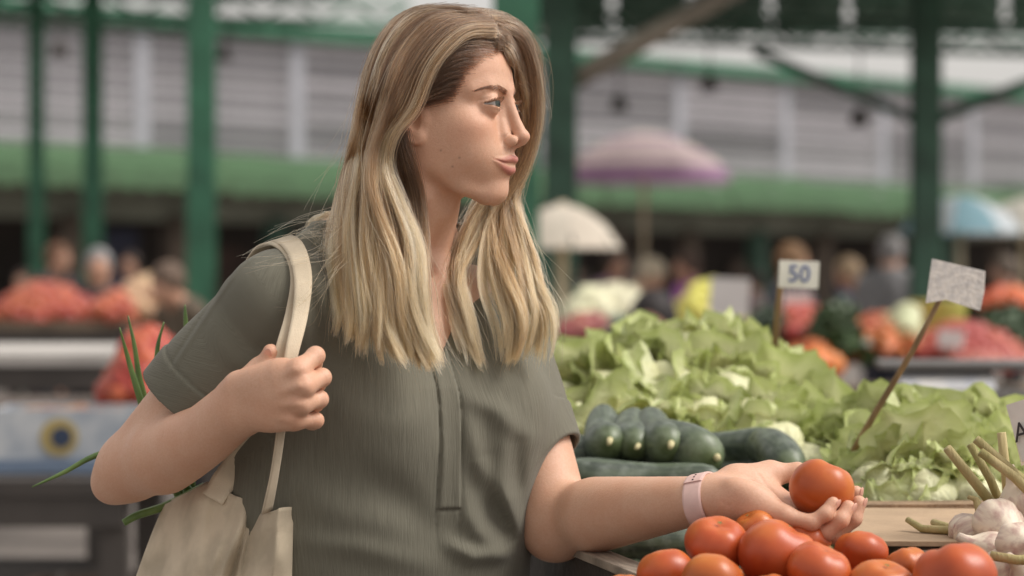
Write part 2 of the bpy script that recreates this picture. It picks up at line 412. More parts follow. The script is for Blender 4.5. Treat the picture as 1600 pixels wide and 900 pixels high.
    # ---- parasols
    def parasol(px, py_bot, py_top, w_px, Y, c1, c2, lab, nrib=8, band=None, pole_px=None):
        R_ = w_px / 2 / FPX * Y; zb = P(0, py_bot, Y).z; zt = P(0, py_top, Y).z; cx = P(px, 0, Y).x
        o = empty('parasol', (cx, Y, 0), rng.uniform(0, 0.6), lab, 'parasol', 'market parasols')
        m1 = mat('parasol%d%d%d' % c1, srgb(*c1), 0.8, 0.06, 3, trans=0.3); m2 = mat('parasol%d%d%d' % c2, srgb(*c2), 0.8, 0.06, 3, trans=0.3)
        bands = [(0.0, 0.40, m1), (0.40, 0.50, m2), (0.50, 0.72, m1), (0.72, 0.78, m2), (0.78, 0.90, m1), (0.90, 1.0, m2)] if band else [(0.0, 1.0, None)]
        for g in range(nrib):
            a0, a1 = 2 * math.pi * g / nrib, 2 * math.pi * (g + 1) / nrib
            for (t0, t1, mm) in bands:
                bm = bmesh.new(); grid = []
                for j in range(5):
                    t = t0 + (t1 - t0) * j / 4; row = []
                    for i in range(5):
                        a = a0 + (a1 - a0) * i / 4; sag = 1 - 0.05 * math.sin(math.pi * i / 4) * t
                        zz = zt - (zt - zb) * (0.80 * t ** 1.7 + 0.20 * t ** 12)
                        row.append(bm.verts.new((R_ * t * sag * math.cos(a) + (1e-4 * i if t == 0 else 0), R_ * t * sag * math.sin(a), zz)))
                    grid.append(row)
                for j in range(4):
                    for i in range(4): bm.faces.new((grid[j][i], grid[j + 1][i], grid[j + 1][i + 1], grid[j][i + 1]))
                mesh_obj('canopy_panel', bm_mesh('panel', bm, True), mm or (m1 if g % 2 else m2), o)
            tube_obj('rib', [(0, 0, zt - 0.03), (R_ * 0.55 * math.cos(a0), R_ * 0.55 * math.sin(a0), zt - (zt - zb) * 0.24 - 0.02), (R_ * 0.97 * math.cos(a0), R_ * 0.97 * math.sin(a0), zb + 0.02)], 0.008, lampm, o, 5)
        tube_obj('pole', [(0, 0, 0), (0, 0, zt + 0.01)], 0.028, mat('parasol_pole', srgb(196, 180, 150), 0.5, 0.1, 5), o, 8)
        bm = bmesh.new(); lathe(bm, [(0.25, 0.0), (0.25, 0.08), (0.06, 0.12), (0.05, 0.3)], 16); mesh_obj('base', bm_mesh('base', bm), lampm, o)
    parasol(1006, 284, 206, 285, 27.0, (222, 204, 198), (172, 134, 168), 'large striped parasol, cream with purple bands', band=True)
    parasol(878, 388, 318, 190, 12.5, (232, 222, 206), (226, 214, 198), 'plain cream parasol beside the green columns')
    parasol(1500, 364, 304, 196, 19.0, (150, 190, 204), (216, 224, 230), 'pale blue and white parasol in front of the braced column')
    parasol(1600, 366, 310, 190, 20.5, (226, 218, 204), (232, 228, 218), 'cream parasol touching the pale blue one')

    # ---- people among the stalls (far, out of focus): body, hair, shirt and trousers
    def person_meshes(arm, lean):
        """a 1.70 m adult, x forward; arm: 0 hanging, 1 bent to a counter, 2 reaching; lean forward in radians"""
        def J(x, y, z):
            if z > 0.95: x, z = x * math.cos(lean) + (z - 0.95) * math.sin(lean), 0.95 + (z - 0.95) * math.cos(lean) - x * math.sin(lean)
            return (x, y, z)
        def A(p, *a): return limb(p, *[(*J(*q[:3]), q[3]) for q in a], n=3)
        hand = {0: ((0.02, 0.24, 1.12), (0.08, 0.25, 0.86)), 1: ((0.0, 0.25, 1.12), (0.25, 0.17, 1.10)), 2: ((0.14, 0.24, 1.16), (0.42, 0.20, 1.14))}[arm]
        def sym(p): q = p.copy(); q[:, 1] = np.abs(q[:, 1]); return q
        def arms(p, e): return A(p, (0, 0.175, 1.40, 0.050 + e), (*hand[0], 0.041 + e), (*hand[1], 0.030 + e))
        def bodyf(p):
            q = sym(p)
            d = ell(q, J(0.02, 0, 1.595), (0.095, 0.075, 0.115)); d = smin(d, ell(q, J(0.105, 0, 1.575), (0.02, 0.014, 0.022)), 0.02)
            d = smin(d, A(q, (0, 0, 1.52, 0.052), (-0.01, 0, 1.42, 0.06)), 0.03)
            d = smin(d, ell(q, J(0, 0, 1.26), (0.10, 0.155, 0.24)), 0.06); d = smin(d, ell(q, (0, 0, 0.98), (0.11, 0.16, 0.14)), 0.06)
            d = smin(d, arms(q, 0), 0.03)
            hx = J(*hand[1]); d = smin(d, ell(q, (hx[0] + 0.04, hx[1] - 0.01, hx[2] - (0.05 if arm == 0 else 0.0)), (0.06, 0.022, 0.04)), 0.015)
            d = smin(d, A(q, (0, 0.09, 0.92, 0.085), (0.01, 0.095, 0.50, 0.055), (-0.02, 0.10, 0.10, 0.038)), 0.03)
            return smin(d, A(q, (-0.03, 0.10, 0.045, 0.038), (0.13, 0.115, 0.035, 0.032)), 0.02)
        def shirtf(p):
            q = sym(p)
            d = ell(q, J(0, 0, 1.26), (0.125, 0.180, 0.25)); d = smin(d, ell(q, (0.0, 0, 0.99), (0.135, 0.175, 0.16)), 0.06)
            d = smin(d, A(q, (-0.01, 0.03, 1.44, 0.06), (0, 0.17, 1.40, 0.062)), 0.04); d = smin(d, arms(q, 0.014), 0.03)
            e = np.array(J(*hand[0])); f_ = np.array(J(*hand[1])); ax_ = (f_ - e) / np.linalg.norm(f_ - e); c_ = e + ax_ * 0.10
            cut = ((q - c_.astype(np.float32)) @ ax_.astype(np.float32)); cut = np.where((q[:, 1] > 0.10) & (np.abs(cut) < 0.3), cut, -1)
            return np.maximum(np.maximum(np.maximum(d, cut), ell(q, J(0, 0, 1.58), (0.12, 0.085, 0.12)) * -1), 0.88 - q[:, 2])
        def trf(p):
            q = sym(p); d = ell(q, (0, 0, 0.95), (0.125, 0.165, 0.13))
            d = smin(d, A(q, (0, 0.09, 0.90, 0.095), (0.01, 0.095, 0.50, 0.070), (-0.02, 0.10, 0.09, 0.060)), 0.03)
            return np.maximum(d, 0.075 - q[:, 2])
        def hairf(p, long=False):
            q = sym(p); d = ell(q, J(-0.005, 0, 1.625), (0.108, 0.090, 0.110))
            if long: d = smin(d, ell(q, J(-0.05, 0, 1.53), (0.065, 0.092, 0.13)), 0.03)
            return np.maximum(d, -ell(q, J(0.115, 0, 1.565), (0.085, 0.085, 0.095)))
        lo, hi = (-0.35, -0.36, -0.01), (0.75, 0.36, 1.80)
        out = {}
        for nm, f, h in (('body', bodyf, 0.016), ('shirt', shirtf, 0.016), ('trousers', trf, 0.018), ('hair_short', hairf, 0.012), ('hair_long', lambda p: hairf(p, True), 0.012)):
            v, q = sdf_mesh(f, lo, hi, h, B=4, slack=1.8); out[nm] = mesh_from('far_' + nm, v, q)
        return out
    PM = {}
    skin_far = mat('far_skin', srgb(196, 150, 126), 0.6, 0.06, 6)
    def far_person(px, py_head, Y, face, shirt, trou, hair, lab, arm=1, lean=0.0, long=False, sc=None):
        """py_head: photo row of the crown"""
        key = (arm, round(lean, 2))
        if key not in PM: PM[key] = person_meshes(arm, lean)
        zt = P(0, py_head, Y).z; H0 = 0.95 + 0.785 * math.cos(lean); s_ = sc or zt / H0
        o = empty('person', (P(px, 0, Y).x - s_ * 0.785 * math.sin(lean) * math.cos(math.radians(face)), Y - s_ * 0.785 * math.sin(lean) * math.sin(math.radians(face)), zt - H0 * s_ if sc else 0), math.radians(face), lab, 'person', 'people among the stalls'); o.scale = (s_,) * 3
        m = PM[key]
        for nm, mm in (('body', skin_far), ('shirt', mat('shirt%d%d%d' % shirt, srgb(*shirt), 0.85, 0.15, 6)), ('trousers', mat('trou%d%d%d' % trou, srgb(*trou), 0.9, 0.1, 6))):
            mesh_obj(nm, m[nm], mm, o)
        mesh_obj('hair', m['hair_long' if long else 'hair_short'], mat('hair%d%d%d' % hair, srgb(*hair), 0.7, 0.2, 30), o)
    far_person(1394, 366, 16.5, 60, (142, 140, 142), (60, 60, 70), (150, 146, 146), 'grey-haired person in a loose grey shirt seen from behind', 1, 0.15)
    far_person(1240, 378, 14.0, 20, (84, 84, 92), (50, 50, 60), (128, 96, 66), 'brown-haired person in dark grey reaching over a stall', 2, 0.1)
    far_person(1316, 402, 17.0, 200, (150, 160, 190), (60, 60, 80), (176, 150, 120), 'fair-haired person in pale blue bending over produce', 1, 0.45)
    far_person(1072, 392, 18.0, 200, (196, 120, 190), (70, 70, 90), (92, 70, 60), 'dark-haired person in a bright lilac top', 1, 0.1)
    far_person(1030, 404, 17.0, 0, (196, 176, 150), (90, 80, 70), (206, 190, 166), 'fair-haired person in beige bending over cauliflowers', 2, 0.5)
    far_person(962, 390, 20.0, -60, (150, 120, 140), (70, 64, 70), (70, 52, 44), 'dark-haired person in a patterned mauve top', 1, 0.05)
    far_person(893, 402, 20.0, -90, (226, 218, 214), (80, 76, 80), (80, 60, 50), 'person in a white top under the cream parasol', 1, 0.05)
    far_person(1178, 420, 21.0, 180, (150, 128, 130), (60, 56, 60), (60, 48, 44), 'person in a muted pink shirt deep in the hall', 1, 0.0)
    far_person(1568, 398, 17.5, 180, (128, 132, 146), (60, 60, 66), (110, 96, 84), 'person in a blue-grey shirt below the cream parasol', 1, 0.1)
    far_person(1018, 452, 9.0, -110, (60, 50, 50), (40, 40, 44), (34, 26, 26), 'person with long black hair crouching behind the lettuces', 1, 0.2, True, 0.98)
    far_person(154, 386, 14.0, -80, (48, 48, 58), (40, 40, 46), (140, 138, 138), 'grey-haired person in a dark coat behind the red produce', 0, 0.0)
    far_person(92, 378, 18.0, -40, (66, 58, 62), (50, 48, 52), (120, 84, 62), 'brown-haired person behind the slim columns', 1, 0.1)
    far_person(252, 410, 12.0, -140, (96, 84, 70), (40, 40, 48), (104, 84, 70), 'stooping person in a checked brown jacket', 1, 0.4)
    far_person(36, 420, 21.0, -90, (110, 70, 60), (60, 50, 50), (70, 56, 50), 'person in a brick red top far along the stalls', 1, 0.0)
    far_person(204, 392, 22.0, -100, (74, 70, 86), (50, 48, 56), (60, 48, 44), 'person in dark violet in front of the shops', 0, 0.0)

    # ---- market tables with produce heaps
    tw = mat('bench_wood', srgb(128, 110, 92), 0.8, 0.2, 4); tgrey = mat('bench_grey', srgb(196, 190, 184), 0.6, 0.1, 3)
    def bench(x0, x1, Y0, Y1, z, lab, m=tw, legm=None):
        o = empty('market_bench', ((x0 + x1) / 2, (Y0 + Y1) / 2, 0), 0, lab, 'bench', 'market benches')
        w, d_ = x1 - x0, Y1 - Y0; n = 4
        for i in range(n): box_obj('board', (0, -d_ / 2 + (i + 0.5) * d_ / n, z - 0.02), (w, d_ / n - 0.012, 0.04), m, o)
        box_obj('apron', (0, -d_ / 2 + 0.03, z - 0.08), (w - 0.1, 0.03, 0.08), lampm, o)
        for sx in (-1, 1):
            for sy in (-1, 1): box_obj('leg', (sx * (w / 2 - 0.08), sy * (d_ / 2 - 0.08), (z - 0.04) / 2), (0.07, 0.07, z - 0.04), legm or lampm, o)
    ball = {}
    def produce_mesh(kind):
        if kind in ball: return ball[kind]
        bm = bmesh.new()
        if kind == 'round': me = tomato_mesh('far_round', 5, 1.0, 5, 0.88, 0.05, 14, 9)
        elif kind == 'long':
            tube(bm, [(-1, 0, 0), (-0.4, 0.05, 0), (0.4, 0.05, 0), (1, 0, 0)], [0.12, 0.30, 0.26, 0.06], 8); me = bm_mesh('far_long', bm, True)
        elif kind == 'leafy':
            rr = random.Random(3)
            for i in range(60):
                a, e = rr.uniform(0, 6.28), rr.uniform(-0.2, 1.5); c = Vector((math.cos(a) * math.cos(e), math.sin(a) * math.cos(e), math.sin(e))) * rr.uniform(0.5, 1.0)
                u = Vector((rr.uniform(-1, 1), rr.uniform(-1, 1), rr.uniform(-1, 1))).normalized() * 0.3; v = c.cross(u).normalized() * 0.3
                bm.faces.new([bm.verts.new(c + u), bm.verts.new(c + v), bm.verts.new(c - u), bm.verts.new(c - v)])
            me = bm_mesh('far_leafy', bm)
        else:
            bmesh.ops.create_icosphere(bm, subdivisions=2, radius=1.0)
            for v in bm.verts: v.co *= 1 + 0.08 * math.sin(7 * v.co.x + 3 * v.co.z) + 0.06 * math.sin(9 * v.co.y)
            me = bm_mesh('far_head', bm, True)
        ball[kind] = me; return me
    def heap(name, cat, px, py, w_px, h_px, Y, r, n, cols, lab, kind='round', depth=0.35, grp=None):
        """heap whose crown is at (px, py): individuals laid over a mound"""
        c = P(px, py + h_px, Y); Wm = w_px / 2 / FPX * Y; Hm = h_px / FPX * Y
        me = produce_mesh(kind); mm = mat('far_' + name + '%d' % sum(cols), srgb(*cols), 0.4, 0.12, 3, objrand=0.18)
        for i in range(n):
            a = i * 2.399; t = math.sqrt((i + 0.5) / n)
            x, y = math.cos(a) * t, math.sin(a) * t; z = max(0.0, 1 - t ** 1.6)
            o = mesh_obj(name, me, mm, None, c + Vector((x * Wm, y * depth, z * Hm + rng.uniform(-.1, .1) * r)), (rng.uniform(-.8, .8), rng.uniform(-.8, .8), rng.uniform(0, 6.28)), r * rng.uniform(0.88, 1.1))
            tag(o, lab, cat, grp or lab)
    # right, behind the lettuces
    bench(0.95, 4.3, 8.2, 9.6, 0.92, 'market bench with carrots and red peppers behind the lettuces')
    heap('red_pepper', 'pepper', 1255, 486, 110, 36, 9.0, 0.042, 44, (184, 80, 62), 'red pepper in the heap beneath the blue-figured price card')
    heap('carrot', 'carrot', 1370, 500, 120, 46, 8.9, 0.085, 46, (196, 112, 68), 'orange carrot heaped between the two price cards', 'long')
    heap('squash', 'squash', 1268, 550, 60, 22, 8.5, 0.055, 8, (222, 132, 66), 'orange squash at the front edge of the bench')
    heap('parsley', 'herbs', 1306, 490, 60, 70, 8.6, 0.065, 14, (62, 84, 46), 'dark green herb bunch between peppers and carrots', 'leafy', 0.15)
    heap('kale', 'herbs', 1195, 500, 60, 70, 8.8, 0.07, 12, (78, 92, 74), 'grey green leafy bunch beside the red peppers', 'leafy', 0.15)
    heap('cabbage', 'cabbage', 1408, 488, 42, 34, 8.8, 0.055, 4, (214, 220, 178), 'pale cabbage beside the carrots', 'head', 0.12)
    heap('tomato', 'tomato', 1505, 510, 170, 46, 8.8, 0.036, 70, (178, 84, 68), 'small red tomato in the heap behind the mottled price card')
    heap('radish', 'radish', 1545, 556, 120, 14, 8.4, 0.026, 40, (190, 110, 100), 'pink radish spread along the bench front')
    heap('chard', 'herbs', 1580, 505, 70, 30, 9.4, 0.09, 8, (70, 88, 62), 'dark leafy bunch behind the small tomatoes', 'leafy', 0.2)
    heap('orange', 'orange', 1575, 455, 70, 20, 12.0, 0.045, 18, (218, 110, 66), 'orange in the far heap below the cream parasol')
    buck = empty('bucket', P(1465, 530, 9.3), 0, 'yellow green bucket standing among the red heaps', 'bucket')
    bm = bmesh.new(); lathe(bm, [(0.085, -0.05), (0.10, 0.02), (0.115, 0.14), (0.118, 0.15), (0.10, 0.15), (0.09, 0.0)], 20); mesh_obj('pail', bm_mesh('pail', bm, True), mat('bucket_yellow', srgb(186, 184, 96), 0.5, 0.08, 4), buck)
    for i, (px, py) in enumerate(((1245, 470), (1486, 530), (1140, 465))):
        Yc = (9.3, 8.45, 8.6)[i]; s_ = ((46, 28), (40, 28), (62, 60))[i]
        o = empty('price_card', P(px, py, Yc), 0, ('small white price card below the blue-figured one', 'small white price card stuck in the small red tomatoes', 'large white price card on the yellow peppers')[i], 'price card')
        box_obj('card', (0, 0, 0), (s_[0] / FPX * Yc, 0.004, s_[1] / FPX * Yc), mat('far_card', srgb(222, 218, 216), 0.9, 0.04, 20), o, (0.1, 0.05, 0))
        tube_obj('stick', [(0, 0.006, 0), (0, 0.01, -0.16)], 0.005, tw, o, 5)
    # weighing scale on a box, right
    sc_ = empty('weighing_scale', P(1490, 610, 5.2), math.radians(-6), 'grey weighing scale with a pale sloping panel', 'scale')
    box_obj('housing', (0, 0, -0.03), (0.30, 0.24, 0.07), mat('scale_grey', srgb(120, 116, 112), 0.5, 0.1, 5), sc_, None, 0.01)
    box_obj('panel', (-0.02, -0.07, 0.022), (0.20, 0.10, 0.012), mat('scale_panel', srgb(206, 202, 196), 0.5, 0.15, 30, col2=srgb(170, 172, 178)), sc_, (math.radians(24), 0, 0), 0.003)
    box_obj('pan', (0.02, 0.04, 0.055), (0.36, 0.24, 0.016), mat('scale_steel', srgb(140, 136, 134), 0.3, 0.1, 4, metal=0.6), sc_, None, 0.005)
    crt = empty('crate_stack', P(1490, 700, 5.3) * 1.0, 0, 'dark wooden crate carrying the weighing scale', 'crate'); crt.location.z = 0
    hz_ = P(0, 640, 5.2).z
    for i in range(5):
        box_obj('slat', (0, -0.20, hz_ - 0.04 - i * 0.11), (0.62, 0.018, 0.09), mat('crate_wood', srgb(104, 84, 68), 0.85, 0.2, 8), crt)
        box_obj('slat', (0, 0.20, hz_ - 0.04 - i * 0.11), (0.62, 0.018, 0.09), mat('crate_wood', srgb(104, 84, 68)), crt)
    for sx in (-1, 1): box_obj('end_board', (sx * 0.30, 0, hz_ / 2), (0.02, 0.38, hz_), mat('crate_wood', srgb(104, 84, 68)), crt)
    box_obj('lid', (0, 0, hz_ + 0.004), (0.62, 0.40, 0.012), mat('crate_wood', srgb(104, 84, 68)), crt)
    bench(0.62, 2.2, 5.9, 6.9, 0.96, 'low board bench beyond the lettuces', mat('bench_pale', srgb(176, 150, 126), 0.8, 0.15, 5))
    # middle, right of the woman's hair
    bench(0.05, 1.2, 9.9, 11.0, 0.90, 'bench with cauliflowers and yellow peppers')
    heap('cauliflower', 'cauliflower', 950, 462, 130, 44, 10.2, 0.075, 22, (222, 218, 184), 'cream cauliflower in the heap beside the woman\'s hair', 'head')
    heap('red_potato', 'potato', 918, 500, 90, 26, 9.6, 0.045, 22, (160, 88, 80), 'dark red potato below the cauliflowers', 'head')
    heap('yellow_pepper', 'pepper', 1108, 448, 110, 60, 10.2, 0.05, 40, (214, 204, 104), 'yellow pepper in the heap behind the large price card')
    heap('leek', 'leek', 985, 500, 90, 26, 9.3, 0.09, 16, (120, 134, 112), 'grey green leek lying before the cauliflowers', 'long')
    # left side
    bench(-3.4, -1.95, 12.2, 13.6, P(0, 500, 12.8).z, 'bench with heaped red peppers behind the empty table')
    heap('red_pepper', 'pepper', 70, 450, 180, 50, 12.8, 0.055, 60, (176, 84, 62), 'red pepper in the heap behind the empty white table')
    heap('onion', 'onion', 225, 440, 110, 56, 12.9, 0.055, 34, (196, 160, 128), 'pale onion heaped beside the red peppers')
    heap('apple', 'apple', 178, 462, 60, 36, 12.5, 0.05, 14, (186, 92, 70), 'red apple between peppers and onions')
    bench(-2.4, -1.30, 8.0, 9.4, P(0, 545, 8.6).z, 'empty white market table behind the woman\'s elbow', tgrey)
    bench(-1.9, -0.75, 6.7, 7.4, P(0, 628, 7.0).z, 'dark bench carrying the red tomatoes and the printed box', mat('bench_dark', srgb(92, 80, 72), 0.8, 0.2, 6))
    heap('tomato', 'tomato', 232, 525, 130, 100, 7.0, 0.042, 70, (182, 80, 56), 'red tomato in the heap behind the woman\'s upper arm', 'round', 0.18)
    # printed carton
    bxo = empty('carton', P(105, 690, 6.4), math.radians(3), 'white and blue printed cardboard carton with a yellow emblem', 'carton')
    wb, hb = 240 / FPX * 6.4, 100 / FPX * 6.4
    box_obj('side_panel', (0, 0, 0), (wb, 0.012, hb), mat('carton_print', srgb(196, 198, 200), 0.7, 0.1, 9, col2=srgb(140, 150, 164)), bxo)
    box_obj('side_panel', (0, 0.30, 0), (wb, 0.012, hb), mat('carton_print', srgb(206, 210, 214)), bxo)
    for sx in (-1, 1): box_obj('end_panel', (sx * (wb / 2 - 0.006), 0.15, 0), (0.010, 0.288, hb - 0.004), mat('carton_print', srgb(206, 210, 214)), bxo)
    box_obj('bottom', (0, 0.15, -hb / 2 + 0.006), (wb - 0.02, 0.28, 0.008), mat('carton_print', srgb(206, 210, 214)), bxo)
    box_obj('print_band', (0, -0.0075, -hb * 0.38), (wb - 0.006, 0.003, hb * 0.22), mat('print_blue', srgb(110, 126, 148), 0.6, 0.05, 5), bxo)
    bm = bmesh.new(); lathe(bm, [(0.001, 0), (0.05, 0.0), (0.05, 0.003), (0.001, 0.003)], 20); em_ = mesh_obj('emblem', bm_mesh('emblem', bm), mat('print_yellow', srgb(172, 152, 96), 0.6, 0.05, 5), bxo, (-0.02, -0.0065, 0.012), (math.radians(90), 0, 0))
    bm = bmesh.new(); lathe(bm, [(0.001, 0), (0.028, 0.0), (0.028, 0.002), (0.001, 0.002)], 14); mesh_obj('emblem_centre', bm_mesh('emblem', bm), mat('print_navy', srgb(48, 60, 84), 0.6, 0.05, 5), em_, (0.006, 0.0, 0.0032))
    heap('potato', 'potato', 105, 652, 215, 12, 6.55, 0.035, 40, (150, 110, 86), 'brown potato filling the printed carton', 'head', 0.11)
    bench(-1.75, -0.95, 6.2, 6.95, P(0, 742, 6.4).z, 'low dark stand under the printed carton', lampm)
    for (px, py, Y, c) in ((150, 840, 7.4, (96, 74, 60)), (60, 860, 8.0, (84, 80, 78)), (220, 860, 7.6, (74, 66, 60))):
        o = empty('crate', P(px, py, Y), rng.uniform(-.3, .3), {150: 'brown crate stored under the low stand', 60: 'grey crate on the floor by the stand', 220: 'dark crate on the floor behind the bag'}[px], 'crate'); o.location.z = 0
        mm = mat('crate%d' % c[0], srgb(*c), 0.8, 0.2, 8)
        for i in range(4):
            for sy in (-1, 1): box_obj('slat', (0, sy * 0.17, 0.05 + i * 0.10), (0.5, 0.015, 0.08), mm, o)
            for sx in (-1, 1): box_obj('end_slat', (sx * 0.25, 0, 0.05 + i * 0.10), (0.015, 0.325, 0.08), mm, o)
        box_obj('bottom', (0, 0, 0.02), (0.48, 0.32, 0.012), mm, o)
HELD_C = P(1283, 764, 2.556)
if 'produce' in PARTS or 'woman' in PARTS:
    held = mesh_obj('tomato', tomato_mesh('held_tomato', 11, 0.0345, 5, 0.93, 0.045, 56, 36), TOM, None, HELD_C, (0.25, 0.35, 0.6))
    tag(held, 'ripe red tomato cradled in the woman\'s open palm', 'tomato', 'tomatoes on the stall')

def edge_x(Y): return -0.007 + (3.13 - Y) * 0.242       # the table's side towards the woman
TABZ = 0.945
if 'produce' in PARTS:
    wood = mat('stall_wood', srgb(112, 98, 84), 0.75, 0.2, 14, 0.4, 80, stretch=(1, 14, 1))
    wood_d = mat('stall_wood_dark', srgb(62, 54, 48), 0.8, 0.2, 10, 0.3, 60, stretch=(1, 10, 1))
    card = mat('cardboard', srgb(176, 150, 122), 0.9, 0.08, 9, 0.15, 120)
    tab = empty('market_table', (0.9, 2.9, 0), 0, 'wooden market table carrying tomatoes, cucumbers, garlic and lettuce', 'table')
    T0 = Vector(tab.location)
    # planks run along the table, each its own board, left ends following the slanted side
    n = 12; y0, y1 = 2.02, 4.20; w_ = (y1 - y0) / n
    for i in range(n):
        ya, yb = y0 + i * w_ + 0.002, y0 + (i + 1) * w_ - 0.002
        bm = bmesh.new(); xr = 1.85 + rng.uniform(-0.02, 0.02); zt = TABZ - 0.004 + rng.uniform(-0.0015, 0.0015)
        vs_ = [(edge_x(ya) + 0.02, ya), (xr, ya), (xr, yb), (edge_x(yb) + 0.02, yb)]
        lo_ = [bm.verts.new((x, y, zt - 0.026)) for x, y in vs_]; hi_ = [bm.verts.new((x, y, zt)) for x, y in vs_]
        bm.faces.new(lo_[::-1]); bm.faces.new(hi_)
        for k in range(4): bm.faces.new((lo_[k], lo_[(k + 1) % 4], hi_[(k + 1) % 4], hi_[k]))
        o = mesh_obj('plank', bm_mesh('plank', bm), wood, tab); o.location = -T0
    # raised rim board on the woman's side
    a = Vector((edge_x(4.18), 4.18, TABZ + 0.008)); b = Vector((edge_x(2.04), 2.04, TABZ + 0.008))
    d_ = b - a
    rim = box_obj('rim_board', (a + b) / 2 - T0, (d_.length, 0.024, 0.085), wood_d, tab, (0, 0, math.atan2(d_.y, d_.x)), 0.003)
    capm = mat('rim_edge', srgb(150, 136, 122), 0.6, 0.15, 20, 0.3, 90, stretch=(1, 8, 1))
    box_obj('rim_cap', (a + b) / 2 - T0 + Vector((0, 0, 0.047)), (d_.length, 0.034, 0.010), capm, tab, (0, 0, math.atan2(d_.y, d_.x)), 0.002)
    for (x, y) in ((0.36, 2.15), (1.75, 2.15), (-0.10, 4.05), (1.75, 4.05)):
        box_obj('leg', Vector((x, y, (TABZ - 0.03) / 2)) - T0, (0.06, 0.06, TABZ - 0.032), wood_d, tab, None, 0.004)
    # low crate tray lifting garlic and the right-hand lettuces, with a cardboard sheet
    tray = empty('produce_tray', (1.02, 2.98, TABZ), 0, 'shallow wooden tray under the garlic and lettuces, lined with cardboard', 'tray')
    tz = Vector(tray.location)
    for (c, s) in (((0.0, -0.36, 0.035), (1.16, 0.018, 0.07)), ((0.0, 0.36, 0.035), (1.16, 0.018, 0.07)), ((-0.57, 0, 0.035), (0.018, 0.70, 0.07)), ((0.57, 0, 0.035), (0.018, 0.70, 0.07))):
        box_obj('side_board', c, s, wood, tray, None, 0.002)
    for i in range(6): box_obj('bottom_slat', (0, -0.29 + i * 0.116, 0.068), (1.15, 0.10, 0.010), wood, tray, None, 0.002)
    sheet_ = box_obj('cardboard_sheet', (0.84, 2.78, TABZ + 0.081), (0.94, 0.34, 0.006), card, None, (math.radians(1.5), 0, math.radians(-3)), 0.001)
    tag(sheet_, 'torn brown cardboard sheet lying flat under the garlic', 'cardboard')
    bm = bmesh.new()
    for k in range(5):
        bx(bm, (rng.uniform(-.03, .03), 0.0 + k * 0.006, 0.0 + k * 0.004), (0.19 + rng.uniform(-.03, .03), 0.05, 0.004), (rng.uniform(-.05, .05), rng.uniform(-.03, .03), rng.uniform(-.08, .08)))
    cs_ = mesh_obj('cardboard_flap', bm_mesh('flap', bm), mat('cardboard_torn', srgb(150, 124, 98), 0.95, 0.15, 30, 0.4, 150), None, P(1470, 806, 2.94) + Vector((0, 0, -0.004)))
    tag(cs_, 'ragged cardboard flap edge in front of the right-hand lettuces', 'cardboard')

    # ---- tomatoes: the heap by the woman's hand
    tm = [tomato_mesh('tomato_body', 100 + i, 0.035, (5, 6, 4, 7, 5)[i], (0.86, 0.80, 0.90, 0.84, 0.92)[i], (0.05, 0.07, 0.04, 0.06, 0.09)[i]) for i in range(5)]
    lump = tomato_mesh('tomato_lumpy', 321, 0.035, 3, 0.90, 0.17)
    scar_m = mat('tomato_scar', srgb(120, 110, 60), 0.8, 0.3, 200)
    def scar_mesh():
        bm = bmesh.new()
        c = bm.verts.new((0, 0, 0.001)); ring = []
        for k in range(10):
            a = k * 0.628; r = 0.0045 if k % 2 else 0.0016
            ring.append(bm.verts.new((r * math.cos(a), r * math.sin(a), 0.0002 if k % 2 else 0.0008)))
        for k in range(10): bm.faces.new((c, ring[k], ring[(k + 1) % 10]))
        return bm_mesh('scar', bm)
    scar = scar_mesh()
    toms = [(1120, 851, 49, 2.47, 0), (1212, 868, 60, 2.44, 5), (1180, 826, 32, 2.53, 2), (1280, 892, 52, 2.40, 1), (1346, 865, 41, 2.50, 3), (1040, 896, 43, 2.44, 2),
            (1112, 908, 48, 2.38, 0), (1415, 888, 37, 2.47, 3), (1494, 905, 63, 2.36, 4), (1378, 922, 52, 2.38, 2), (1200, 934, 42, 2.36, 3), (1262, 842, 38, 2.54, 1),
            (985, 935, 44, 2.42, 1), (1050, 960, 50, 2.38, 3), (1140, 985, 55, 2.37, 4), (1260, 980, 55, 2.36, 0), (1360, 990, 55, 2.36, 1), (1460, 1000, 60, 2.34, 2), (1570, 980, 60, 2.36, 3),
            (1300, 950, 55, 2.47, 0), (1410, 960, 52, 2.46, 1), (1180, 930, 52, 2.50, 2), (1080, 945, 50, 2.49, 4), (1550, 945, 45, 2.44, 0)]
    tlab = {0: 'tomato on the heap right beneath the watch', 1: 'big lumpy tomato with a bump, under the wrist', 2: 'orange tomato tucked behind under the wrist, mostly hidden', 3: 'tomato with a green scar on top below the held tomato',
            4: 'round tomato just beneath the bent fingertips', 5: 'outermost tomato on the heap towards the woman\'s elbow', 6: 'tomato lying before the one under the watch', 7: 'small tomato next to the largest one by the garlic',
            8: 'largest tomato on the heap, beside the garlic', 9: 'tomato between the scarred one and the largest one, cut by the frame', 11: 'tomato wedged under the back of the hand'}
    for i, (px, py, r, Y, k) in enumerate(toms):
        rr = r * Y / FPX; me = (tm + [lump])[k]
        o = mesh_obj('tomato', me, TOM, None, P(px, py, Y), (rng.uniform(-.5, .5), rng.uniform(-.5, .5), rng.uniform(0, 6.28)), rr / 0.0338)
        if i == 3: o.rotation_euler = (0.45, 0.1, 1.0)
        if i == 1: o.rotation_euler = (0.3, -0.35, 2.4)
        tag(o, tlab.get(i, 'tomato low in the heap, mostly hidden under the others'), 'tomato', 'tomatoes on the stall')
        sc = mesh_obj('stem_scar', scar, scar_m, o, (0, 0, 0.0272 if k < 5 else 0.028))
    if True:
        sc = mesh_obj('stem_scar', scar, scar_m, held, (0, 0, 0.0250))

